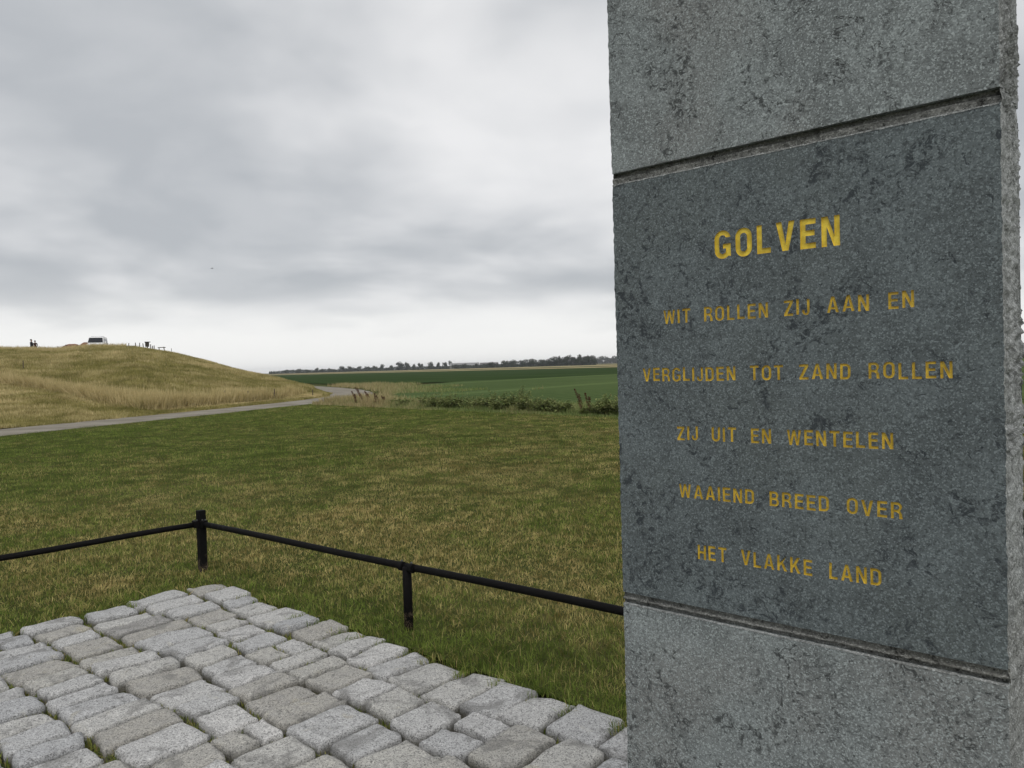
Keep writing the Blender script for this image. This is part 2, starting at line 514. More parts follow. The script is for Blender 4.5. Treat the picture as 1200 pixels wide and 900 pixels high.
def path_dist(x, y):
    """signed distance from the path's centre line, positive on the lawn side"""
    x = np.atleast_1d(x); y = np.atleast_1d(y); d = np.full(x.shape, 1e9); s = np.zeros(x.shape)
    for p, n in zip(PC[::3], PN[::3]):
        dx, dy = x - p[0], y - p[1]; r = np.hypot(dx, dy); k = r < d
        d = np.where(k, r, d); s = np.where(k, np.sign(dx * n[0] + dy * n[1]), s)
    return d * s


def edge_dist(x, y):
    """distance beyond the lawn's far edge, positive outside"""
    return (np.asarray(x) - LA[0]) * LNRM[0] + (np.asarray(y) - LA[1]) * LNRM[1]


# hill: for each bearing (photo column) the foot, a bench and the crest, by distance and height
hq = np.array([-900, -500, -200, 0, 66, 110, 160, 200, 240, 270, 300, 320, 340, 360, 375, 385, 392], float)
h_db = np.array([18, 20, 22, 24.6, 25.6, 26.6, 28.6, 30.2, 32.2, 34, 36, 37.6, 39.4, 41.4, 43, 44.4, 45.5])
h_dm = np.array([34, 37, 40, 41, 36.5, 33.4, 30.6, 31.4, 33.2, 35, 37, 38.4, 40.2, 42.0, 43.5, 44.8, 45.8])
h_hm = np.array([2.4, 2.2, 1.8, 1.38, .83, .42, .18, .08, .08, .08, .08, .08, .08, .08, .06, .04, .0])
h_dc = np.array([70, 74, 78, 80, 82, 84, 85, 82, 75, 68, 62, 58, 55, 52, 50, 48.5, 47])
h_yc = np.array([400, 402, 404, 405, 407, 404, 404, 411, 421, 429.5, 437.5, 442, 446.5, 451.5, 456.5, 460.5, 464.5])
h_yc = h_yc + np.interp(hq, [0, 66, 170, 240, 392], [6.3, 5.8, 4.0, 2.5, 1.0])
h_hor = 446.8 - 0.0305 * hq
h_hc = EYE + (h_hor - h_yc) / F * h_dc
h_hc[:2] = (5.3, 5.3)


def hill_h(x, y):
    x = np.asarray(x, float); y = np.maximum(np.asarray(y, float), 1.0)
    q = 600 + F * x / y; d = y
    I = lambda a: np.interp(q, hq, a)
    db, dm, hm, dc, hc = I(h_db), I(h_dm), I(h_hm), I(h_dc), I(h_hc)
    t1 = np.clip((d - db) / (dm - db + 1e-6), 0, 1); a = hm * (t1 * t1 * (3 - 2 * t1) * 0.5 + t1 * 0.5)
    t2 = np.clip((d - dm) / (dc - dm + 1e-6), 0, 1)
    b = (hc - hm) * np.sin(t2 * math.pi / 2) ** 1.05 if False else (hc - hm) * (1 - (1 - t2) ** 1.55)
    h = a + b
    flat = np.clip((215 - q) / 40, 0, 1)                    # 1 where the hill has a broad flat top
    t3 = np.clip((d - dc) / 12, 0, 1); plate = hc + 0.15 * t3
    t4 = np.clip((d - 150) / 40, 0, 1); plate = plate * (1 - t4 * t4 * (3 - 2 * t4))
    L = 5 * hc + 2.5
    t5 = np.clip((d - dc) / L, 0, 1); nose = hc * (1 - t5 * t5 * (3 - 2 * t5))
    h = np.where(d > dc, plate * flat + nose * (1 - flat), h)
    h = np.where(d < db, 0, h)
    wob = (fbm(x * 0.22, y * 0.22, 3) - 0.5) * 0.35 * np.clip(h / 1.2, 0, 1)
    return np.where((q > 392), 0.0, h + wob * np.clip(1.2 - np.abs(d - dc) / 200, 0.3, 1) * np.where(np.abs(d - dc) < 6, 0.4, 1))


def poly_sheet(name, pts, z, mat, thick=None):
    o = mesh_obj(name, [(p[0], p[1], z) for p in pts], [list(range(len(pts)))], mat)
    return tag(o, kind='structure')


def build_terrain():
    R = 3400
    n = 24
    xs = np.sign(np.linspace(-1, 1, n)) * np.abs(np.linspace(-1, 1, n)) ** 3 * R
    vs = [(x, y, -0.10) for y in xs for x in xs]
    fs = [(j * n + i, j * n + i + 1, (j + 1) * n + i + 1, (j + 1) * n + i) for j in range(n - 1) for i in range(n - 1)]
    tag(mesh_obj('ground', vs, fs, M['ground']), kind='structure')
    # lawn
    right = PC[PC[:, 1] < 47.2] + PN[PC[:, 1] < 47.2] * (PW - 0.05)
    right = right[right[:, 1] < 39]
    far = [LA + LDIR * s for s in (-3.6, 0, 7, 14, 20, 30, 44)]
    pts = [tuple(p) for p in right] + [tuple(p) for p in far] + [(38, -16)]
    uvp = lambda u, v: tuple(u * U + v * V)
    hole = [uvp(-0.45, -0.45), uvp(5.27, -0.45), uvp(5.27, 2.66), uvp(-0.45, 2.66)]      # the paving's bed
    flat = [Vector((p[0], p[1], 0)) for p in pts + hole]
    tris = tessellate_polygon([flat[:len(pts)], flat[len(pts):]])
    tag(mesh_obj('lawn', flat, [t if (flat[t[1]] - flat[t[0]]).cross(flat[t[2]] - flat[t[0]]).z > 0 else t[::-1] for t in tris], M['lawn']), kind='structure')
    # path: a ribbon a little proud of the grass
    vs, fs = [], []
    for i, (p, nn) in enumerate(zip(PC, PN)):
        w = PW + (vnoise([i * 0.31], [4.2], 2)[0] - 0.5) * 0.18
        a, b = p - nn * w, p + nn * w
        vs += [(a[0], a[1], -0.02), (a[0], a[1], 0.014), (p[0], p[1], 0.03), (b[0], b[1], 0.014), (b[0], b[1], -0.02)]
        if i:
            k = 5 * i
            for j in range(4): fs.append((k - 5 + j, k - 4 + j, k + j + 1, k + j))
    o = tag(mesh_obj('path', vs, fs, M['path']), kind='structure')
    # crop fields
    far0 = LA + LNRM * 3.4
    poly_sheet('crop_field', [(-9.5, 66), tuple(far0 - LDIR * 4), tuple(far0), tuple(far0 + LDIR * 20), tuple(far0 + LDIR * 60), (200, 20), (260, 240), (89, 167), (13, 98), (-6, 80.5)], -0.004, M['crop_light'])
    poly_sheet('crop_field', [(-22, 92), (-10.5, 79.5), (-6, 81), (13, 98.5), (89, 167.5), (33, 245), (-47, 355), (-150, 497), (-200, 420)], -0.004, M['crop_dark'])
    # stubble strips beyond, lighter and darker bands
    d2 = np.array((80., -110.)) / 136.0; n2 = np.array((110., 80.)) / 136.0; o2 = np.array((33., 245.))
    def band(name, a, b, mat, s0=-900, s1=500):
        P = [o2 + n2 * a + d2 * s0, o2 + n2 * a + d2 * s1, o2 + n2 * b + d2 * s1, o2 + n2 * b + d2 * s0]
        poly_sheet(name, P, -0.004, mat)
    band('stubble_field', 2, 38, M['stubble'])
    band('crop_field', 38.5, 85, M['crop_dark'], -900, 20)
    band('stubble_field', 85.5, 210, M['stubble'])
    band('crop_field', 210.5, 330, M['crop_dark'], -900, -40)
    band('stubble_field', 330.5, 480, M['stubble'])
    # hill
    cols = np.concatenate([np.arange(-900, 0, 30), np.arange(0, 393, 4)])
    ts = np.concatenate([np.linspace(0, 1, 60), 1 + np.linspace(0.02, 1, 34) ** 1.5])
    vs, fs = [], []
    for q in cols:
        db, dc = np.interp(q, hq, h_db), np.interp(q, hq, h_dc)
        hc = np.interp(q, hq, h_hc); fl = min(1, max(0, (215 - q) / 40))
        de = 192 * fl + (dc + 5 * hc + 2.6) * (1 - fl)
        d = np.where(ts <= 1, db + (dc - db) * ts, dc + (de - dc) * (ts - 1))
        x = (q - 600) / F * d
        h = hill_h(x, d) - 0.015
        vs += list(zip(x, d, h))
    m = len(ts)
    for i in range(len(cols) - 1):
        for j in range(m - 1):
            fs.append((i * m + j, (i + 1) * m + j, (i + 1) * m + j + 1, i * m + j + 1))
    o = mesh_obj('hill', vs, fs, m_far_ground('hill_sward', ((0.10, 0.09, 0.032), (0.17, 0.145, 0.055), (0.25, 0.195, 0.095)), 0.2, 2.5, 0.1), smooth=True)
    tag(o, kind='structure')


build_terrain()

# ------------------------------------------------------------------ paving: every sett a stone of its own
PAV_U1, PAV_V1 = 5.27, 2.66                                  # far ends of the paving in the u, v frame


def stone_mesh(k):
    """worn sett, about 1 x 1 in plan (scaled on use), top at z = 0, 0.11 m deep"""
    r = random.Random(100 + k)
    n, m = 11, 9
    vs, fs = [], []
    ph = r.random() * 100
    corner = [r.uniform(0.03, 0.26) for _ in range(4)]
    skew = [r.uniform(-0.035, 0.035) for _ in range(8)]
    for j in range(m):
        for i in range(n):
            a, b = 2 * i / (n - 1) - 1, 2 * j / (m - 1) - 1
            a = math.copysign(abs(a) ** 0.4, a); b = math.copysign(abs(b) ** 0.4, b)
            c = corner[(i >= n // 2) + 2 * (j >= m // 2)]
            cc = max(0, abs(a) + abs(b) - (2 - c))            # pull the corners in
            k_ = 1 - cc * 0.30
            x, y = a * 0.5 * k_, b * 0.5 * k_
            x += skew[0] * b + skew[1] * b * b * a; y += skew[2] * a + skew[3] * a * a * b
            e = max(abs(a), abs(b))
            q = mnoise.noise(Vector((a * 1.1 + ph, b * 1.1, 0))) * 0.011 + mnoise.noise(Vector((a * 2.6 + ph, b * 2.6, 7))) * 0.008
            z = q - 0.004 * max(0, (e - 0.86) / 0.14) ** 2
            if e > 0.99:
                z -= 0.006
                x += mnoise.noise(Vector((a * 7 + ph, b * 7, 13))) * 0.016; y += mnoise.noise(Vector((a * 7 + ph, b * 7, 19))) * 0.022
                x += mnoise.noise(Vector((a * 2.5 + ph, b * 2.5, 3))) * 0.035; y += mnoise.noise(Vector((a * 2.5 + ph, b * 2.5, 9))) * 0.045
            vs.append((x, y, z))
    for j in range(m - 1):
        for i in range(n - 1):
            fs.append((j * n + i, j * n + i + 1, (j + 1) * n + i + 1, (j + 1) * n + i))
    rim = [i for i in range(n)] + [j * n + n - 1 for j in range(1, m)] + [(m - 1) * n + i for i in range(n - 2, -1, -1)] + [j * n for j in range(m - 2, 0, -1)]
    prev = rim
    for zz, gr in ((-0.026, 1.015), (-0.11, 0.98)):
        ring = []
        for i in rim:
            x, y, z = vs[i]; ring.append(len(vs)); vs.append((x * gr, y * gr, zz))
        for k2 in range(len(rim)):
            q = (k2 + 1) % len(rim)
            fs.append((prev[k2], ring[k2], ring[q], prev[q]))
        prev = ring
    me = bpy.data.meshes.new('stone')
    me.from_pydata(vs, [], fs)
    me.polygons.foreach_set('use_smooth', [True] * len(me.polygons)); me.update()
    me.materials.append(M['granite'])
    return me


STONES = []                                                  # (u0, u1, v0, v1) kept for the weeds in the joints


def build_paving():
    bed_v, bed_f = [], []
    nx, ny = 60, 40
    for j in range(ny + 1):
        for i in range(nx + 1):
            u = -0.55 + (PAV_U1 + 0.61) * i / nx; v = -0.55 + (PAV_V1 + 0.61) * j / ny
            bed_v.append((-u, v, -0.052 + 0.022 * (mnoise.noise(Vector((u * 6, v * 6, 0))))))
    for j in range(ny):
        for i in range(nx):
            a = j * (nx + 1) + i; bed_f.append((a, a + nx + 1, a + nx + 2, a + 1))
    paving = mesh_obj('paving', bed_v, bed_f, M['soil'])
    paving.rotation_euler = (0, 0, AX); paving.location = (0, 0, 0.005)
    tag(paving, kind='structure')
    variants = [stone_mesh(k) for k in range(16)]
    bounds = [PAV_V1, 2.35, 2.05, 1.735, 1.44, 1.13, 0.835, 0.53, 0.235, -0.06, -0.35]
    for s in range(len(bounds) - 1):
        v1, v0 = bounds[s], bounds[s + 1]
        u = PAV_U1 - rnd.uniform(0.0, 0.05) + (0.06 if s in (1, 4) else 0)
        while u > -0.35:
            w = (rnd.uniform(0.155, 0.225) if u > 3.3 else rnd.uniform(0.18, 0.25)) if rnd.random() > 0.1 else rnd.uniform(0.225, 0.27)
            # the joints between the courses wander a little
            uc = u - w / 2
            drift = 0.045 * math.sin(uc * 1.7 + s * 0.6) + 0.03 * math.sin(uc * 4.1 + s * 2.3)
            drift1 = 0.045 * math.sin(uc * 1.7 + (s - 1) * 0.6) + 0.03 * math.sin(uc * 4.1 + (s - 1) * 2.3)
            a, b = v0 + drift, v1 + (drift1 if s else rnd.uniform(-0.05, 0.02))
            if s == 0 and uc < 2.25 and uc > 1.0 and rnd.random() < 0.5: w *= 1.25
            gap = rnd.uniform(0.014, 0.033); gapv = rnd.uniform(0.017, 0.038)
            su, sv = w - gap, (b - a) - gapv
            parts = [(uc, (a + b) / 2, su, sv)]
            if rnd.random() < 0.07 and s:                     # now and then two small setts share a place
                parts = [(uc, a + (b - a) * 0.27, su, sv * 0.5), (uc, a + (b - a) * 0.77, su, sv * 0.44)]
            for (cu, cv, lu, lv) in parts:
                me = rnd.choice(variants)
                o = bpy.data.objects.new('stone', me); link(o, paving)
                o.location = (-cu + rnd.uniform(-.006, .006), cv + rnd.uniform(-.008, .008), 0.010 + rnd.gauss(0, 0.006))
                flip = math.pi if rnd.random() < 0.5 else 0
                o.rotation_euler = (rnd.gauss(0, 0.02), rnd.gauss(0, 0.025), rnd.gauss(0, 0.03) + flip)
                o.scale = (lu, lv, 1.0)
                STONES.append((cu, cv, lu, lv))
            u -= w
    return paving


paving = build_paving()

# ------------------------------------------------------------------ grass
def blades(x, y, z, h, w, dry, lean=0.45, seg=1, seed=1, clump=0):
    """arrays of upright tapered blades -> verts, tris, attributes"""
    g = np.random.default_rng(seed)
    n = len(x); a = g.random(n) * 2 * np.pi; la = g.random(n) * 2 * np.pi
    le = np.abs(g.normal(0, lean, n)); r = g.random(n)
    if clump: r = np.clip(r * 0.55 + (fbm(x * clump, y * clump, 88, 2) - 0.5) * 1.5 + 0.25, 0, 1)
    wx, wy = np.cos(a) * w / 2, np.sin(a) * w / 2
    tx, ty = np.cos(la) * le * h, np.sin(la) * le * h
    tz = h * np.sqrt(np.clip(1 - np.minimum(le, 0.95) ** 2 * 0.6, 0.2, 1))
    if seg == 1:
        P = np.empty((n, 3, 3)); P[:, 0] = np.stack([x - wx, y - wy, z], 1); P[:, 1] = np.stack([x + wx, y + wy, z], 1)
        P[:, 2] = np.stack([x + tx, y + ty, z + tz], 1)
        T = np.arange(n * 3).reshape(n, 3); k = 3; tip = np.tile([0, 0, 1], n)
    else:
        P = np.empty((n, 5, 3))
        P[:, 0] = np.stack([x - wx, y - wy, z], 1); P[:, 1] = np.stack([x + wx, y + wy, z], 1)
        mx, my, mz = x + tx * 0.35, y + ty * 0.35, z + tz * 0.62
        P[:, 2] = np.stack([mx - wx * .8, my - wy * .8, mz], 1); P[:, 3] = np.stack([mx + wx * .8, my + wy * .8, mz], 1)
        P[:, 4] = np.stack([x + tx, y + ty, z + tz], 1)
        b = np.arange(n)[:, None] * 5
        T = np.concatenate([b + [0, 1, 3], b + [0, 3, 2], b + [2, 3, 4]], 0); k = 5; tip = np.tile([0, 0, .6, .6, 1], n)
    return P.reshape(-1, 3), T, dict(rnd=np.repeat(r, k), dry=np.repeat(np.clip(dry, 0, 1), k), tip=tip)


def merge(parts):
    vs, ts, at, o = [], [], {}, 0
    for P, T, A in parts:
        vs.append(P); ts.append(T + o); o += len(P)
        for k, v in A.items(): at.setdefault(k, []).append(v)
    return np.concatenate(vs), np.concatenate(ts), {k: np.concatenate(v) for k, v in at.items()}


def dryness(x, y):
    """how straw-like the lawn is: large faded patches, greener by the stones and far off"""
    big = fbm(x * 0.33, y * 0.33, 21, 3); mid = fbm(x * 1.7, y * 1.7, 31, 3); sm = fbm(x * 7, y * 7, 41, 2)
    d = 0.45 + (big - 0.5) * 1.1 + (mid - 0.5) * 1.1 + (sm - 0.5) * 1.0
    u, v = x * U[0] + y * U[1], x * V[0] + y * V[1]
    pd = np.hypot(np.maximum(u - PAV_U1, 0), np.maximum(v - PAV_V1, 0))
    d -= 0.62 * np.exp(-(pd / 0.38) ** 2)
    d += 0.16 * np.exp(-((y - 8) / 6) ** 2) * np.clip((x + 3) / 4, 0, 1)
    d -= 0.40 * np.clip((y - 7) / 9, 0, 1)
    d -= 0.25 * np.clip((-x - 1) / 6, 0, 1) * np.clip((y - 5) / 5, 0, 1)
    return d


def lawn_mask(x, y):
    u, v = x * U[0] + y * U[1], x * V[0] + y * V[1]
    jit = (fbm(x * 5, y * 5, 51, 3) - 0.5) * 0.16
    on_pav = (u < PAV_U1 - 0.13 + jit) & (v < PAV_V1 - 0.13 + jit)
    rim = ~on_pav & (u < PAV_U1 + 0.1) & (v < PAV_V1 + 0.1)
    ri = np.nonzero(rim)[0]; hit = np.zeros(len(ri), bool)
    for (cu, cv, lu, lv) in STONES:
        if cu > PAV_U1 - 0.5 or cv > PAV_V1 - 0.5:
            hit |= (np.abs(u[ri] - cu) < lu / 2 - 0.012 + jit[ri] * 0.25) & (np.abs(v[ri] - cv) < lv / 2 - 0.012 + jit[ri] * 0.25)
    on_pav[ri[hit]] = True
    return ~on_pav & (edge_dist(x, y) < 0.25) & (path_dist(x, y) > PW - 0.06 + (vnoise(x * 3, y * 3, 5) - 0.5) * 0.2)


def build_lawn_grass():
    g = np.random.default_rng(77)
    # depth drawn so that the number of blades per square metre falls off with distance
    n = 1250000
    d0, d1, pw = 2.2, 41.0, 0.62
    d = (g.random(n) * (d1 ** pw - d0 ** pw) + d0 ** pw) ** (1 / pw)
    x = (g.random(n) * 1.62 - 0.80) * d; y = d
    k = lawn_mask(x, y); x, y, d = x[k], y[k], d[k]
    dr = dryness(x, y) + g.normal(0, 0.36, len(x))
    hn = fbm(x * 2.2, y * 2.2, 61, 3)
    u, v = x * U[0] + y * U[1], x * V[0] + y * V[1]
    pd = np.hypot(np.maximum(u - PAV_U1, 0), np.maximum(v - PAV_V1, 0))
    h = (0.016 + 0.026 * hn) * (0.5 + 0.9 * g.random(len(x)) ** 1.5) * (1 + 0.25 * np.exp(-(pd / 0.25) ** 2))
    h *= 1 + 0.012 * d
    w = 0.0032 * np.maximum(d / 4.0, 0.75) ** 0.62 * (0.7 + 0.6 * g.random(len(x)))
    parts = []
    near = d < 8.5
    for sel, seg, sd_ in ((near, 2, 1), (~near, 1, 2)):
        parts.append(blades(x[sel], y[sel], np.full(sel.sum(), -0.002), h[sel], w[sel], dr[sel], 0.85, seg, sd_, 17 if seg == 2 else 4.5))
    n2 = 16000
    d2 = 2.4 + 13 * g.random(n2) ** 1.3; x2 = (g.random(n2) * 1.6 - 0.8) * d2; k2 = lawn_mask(x2, d2) & (fbm(x2 * 1.1, d2 * 1.1, 93, 2) > 0.45)
    x2, d2 = x2[k2], d2[k2]; m2 = len(x2)
    parts.append(blades(x2, d2, np.zeros(m2), 0.035 + 0.045 * g.random(m2), 0.0028 * np.maximum(d2 / 4, .8) ** .7, 0.75 + g.normal(0, .3, m2), 0.9, 2, 12))
    P, T, A = merge(parts)
    o = np_mesh('lawn_grass', P, T, M['grass'], A)
    tag(o, 'short patchy mown grass, part green and part straw, round the paving', 'grass', kind='stuff')
    # sprigs and moss in the joints
    n = 170000
    u = g.random(n) * (PAV_U1 + 0.3) - 0.3; v = g.random(n) * (PAV_V1 + 0.1) - 0.1
    free = np.ones(n, bool)
    for (cu, cv, lu, lv) in STONES:
        free &= ~((np.abs(u - cu) < lu / 2 - 0.004) & (np.abs(v - cv) < lv / 2 - 0.004))
    patch = fbm(u * 2.1, v * 2.1, 71, 3) + 0.10 * np.clip((u - 2.6) / 2, 0, 1) + 0.14 * np.exp(-((PAV_V1 - v) / 0.25) ** 2)
    free &= patch > np.interp(u, [2.2, 4.0], [0.49, 0.40])
    u, v = u[free], v[free]
    x, y = u * U[0] + v * V[0], u * U[1] + v * V[1]
    m = len(x)
    P, T, A = blades(x, y, np.where(u > 3.0, -0.026, -0.036), 0.014 + 0.026 * g.random(m) ** 1.4, 0.0045 * (0.7 + 0.6 * g.random(m)), 0.25 + g.normal(0, 0.25, m), 0.8, 2, 9)
    tag(np_mesh('joint_weeds', P, T, M['grass'], A), 'small green sprigs growing in the joints between the granite setts', 'weeds', kind='stuff')


build_lawn_grass()


def build_hill_grass():
    g = np.random.default_rng(99)
    parts = []
    n = 330000
    q = g.random(n) * 560 - 170
    db, dm, dc = np.interp(q, hq, h_db), np.interp(q, hq, h_dm), np.interp(q, hq, h_dc)
    t = g.random(n) ** 1.25
    d = db + (dc + 5 - db) * t
    x = (q - 600) / F * d
    pdist = -path_dist(x, d) - PW
    ok = pdist > 0.05
    q, d, x, db, dm, dc, pdist = [a[ok] for a in (q, d, x, db, dm, dc, pdist)]
    z = hill_h(x, d)
    n = len(q)
    big = fbm(x * 0.12, d * 0.12, 5, 3); mid = fbm(x * 0.6, d * 0.6, 6, 3)
    dry = 0.35 + (big - 0.5) * 1.1 + (mid - 0.5) * 1.7 + g.normal(0, 0.25, n)
    h = 0.10 + 0.16 * mid
    below = d < dm - 0.4                                      # the lower, shorter slope by the path
    h = np.where(below & (q < 165), 0.07 + 0.07 * mid, h); dry = np.where(below & (q < 165), dry - 0.02, dry)
    # tall pale strip along the foot of the steep slope
    sw = np.interp(q, [0, 160, 230], [1.6, 2.0, 3.0]) * (0.6 + 0.8 * mid)
    strip = np.where((d > dm + 0.1) & (d < dm + sw), 1 - np.clip((d - dm - 0.1) / sw, 0, 1) ** 2, 0) * (q < 378)
    # verge by the path is short and greener
    verge = (pdist < 1.1) & (q > 150)
    top = np.clip(1 - np.abs(d - dc + 5) / 9, 0, 1) * np.clip((150 - q) / 60, 0, 1)
    h = h + strip ** 0.6 * (0.20 + 0.35 * mid) * np.interp(q, [0, 200], [0.7, 1.0]); dry = dry + strip * 0.75
    h = h + top * 0.35 * mid; dry = dry + top * 0.55
    h = np.where(verge, 0.07, h); dry = np.where(verge, dry - 0.25, dry)
    h *= 0.6 + 0.8 * g.random(n)
    w = 0.014 + 0.00045 * d + 0.01 * g.random(n)
    parts.append(blades(x, d, z - 0.01, h, w, dry, 0.38, 1, 3, 1.6))
    # seed heads: extra tall thin stems in the strip
    n = 80000
    q = g.random(n) * 560 - 180
    dm, dc = np.interp(q, hq, h_dm), np.interp(q, hq, h_dc)
    s = g.random(n)
    d = np.where(s < 0.7, dm + 0.15 + g.gamma(1.5, 0.55, n), dc - 9 + 11 * g.random(n))
    x = (q - 600) / F * d; keep = (-path_dist(x, d) - PW > 0.9) & ((s < 0.7) | (q < 150)) & (q < 382)
    x, d, s = x[keep], d[keep], s[keep]; n = len(x); cl = fbm(x * 0.9, d * 0.9, 8, 3)
    h = np.where(s < 0.7, (0.26 + 0.45 * cl) * np.interp(600 + F * x / d, [0, 200], [0.75, 1.1]), 0.26 + 0.36 * cl) * (0.6 + 0.7 * g.random(n)) * np.clip(1.7 - np.interp(600 + F * x / d, [300, 385], [0.7, 1.25]), 0.3, 1)
    parts.append(blades(x, d, hill_h(x, d) - 0.01, h, 0.016 + 0.0003 * d + 0.008 * g.random(n), 0.9 + g.normal(0, 0.2, n), 0.28, 1, 4))
    P, T, A = merge(parts)
    tag(np_mesh('hill_grass', P, T, M['hay'], A), 'tall dry straw coloured grass covering the hill beside the path', 'grass', kind='stuff')
    # rough verge beyond the lawn and round the bend of the path
    n = 120000
    s = g.random(n) * 62 - 8; e = g.gamma(1.6, 1.1, n) - 0.25
    x = LA[0] + LDIR[0] * s + LNRM[0] * e; y = LA[1] + LDIR[1] * s + LNRM[1] * e
    x2 = -20 + g.random(n // 3) * 22; y2 = 38 + g.random(n // 3) * 40
    x = np.concatenate([x, x2]); y = np.concatenate([y, y2])
    pdn = path_dist(x, y)
    ok = (np.abs(pdn) > PW + 0.1) & (edge_dist(x, y) > -0.25) & (pdn > 0) & ((edge_dist(x, y) < 3.2 + 1.8 * fbm(x * .4, y * .4, 14, 2)) | (y > 42) & (pdn < 2 + 12 * fbm(x * .25, y * .25, 15, 2) ** 1.5)) & (y > 4) & (pdn > PW + 1.6 * vnoise(x * 0.9, y * 0.9, 16))
    x, y = x[ok], y[ok]; n = len(x)
    q = 600 + F * x / y
    tan = np.clip((520 - q) / 90, 0, 1); nn = fbm(x * 0.8, y * 0.8, 12, 3)
    dry = 0.15 + 0.75 * tan + (nn - 0.5) * 1.0 + g.normal(0, 0.2, n)
    h = (0.08 + 0.20 * nn) * (0.5 + 0.8 * g.random(n)) * (1 + 0.8 * tan); h = np.where(edge_dist(x, y) < 0.3, h * 0.5, h)
    P, T, A = blades(x, y, np.full(n, -0.01), h, 0.010 + 0.0005 * y + 0.008 * g.random(n), dry, 0.35, 1, 6)
    tag(np_mesh('verge_grass', P, T, M['weed'], A), 'rough tall grass and weeds along the far edge of the lawn', 'grass', kind='stuff')


build_hill_grass()

# ------------------------------------------------------------------ stone pillar with the poem
PV = 1.365                                                   # distance of the front face along v
XL, XR = -0.672 * PV, -0.1582 * PV                           # left and right edges in the pillar's frame (x = -u)
PCX = (XL + XR) / 2
DEEP = 0.150
PILLAR_TOP = 2.95


def arc(cx, cy, rx, ry, a0, a1, n=7):
    return [(cx + rx * math.cos(math.radians(a0 + (a1 - a0) * k / n)), cy + ry * math.sin(math.radians(a0 + (a1 - a0) * k / n))) for k in range(n + 1)]


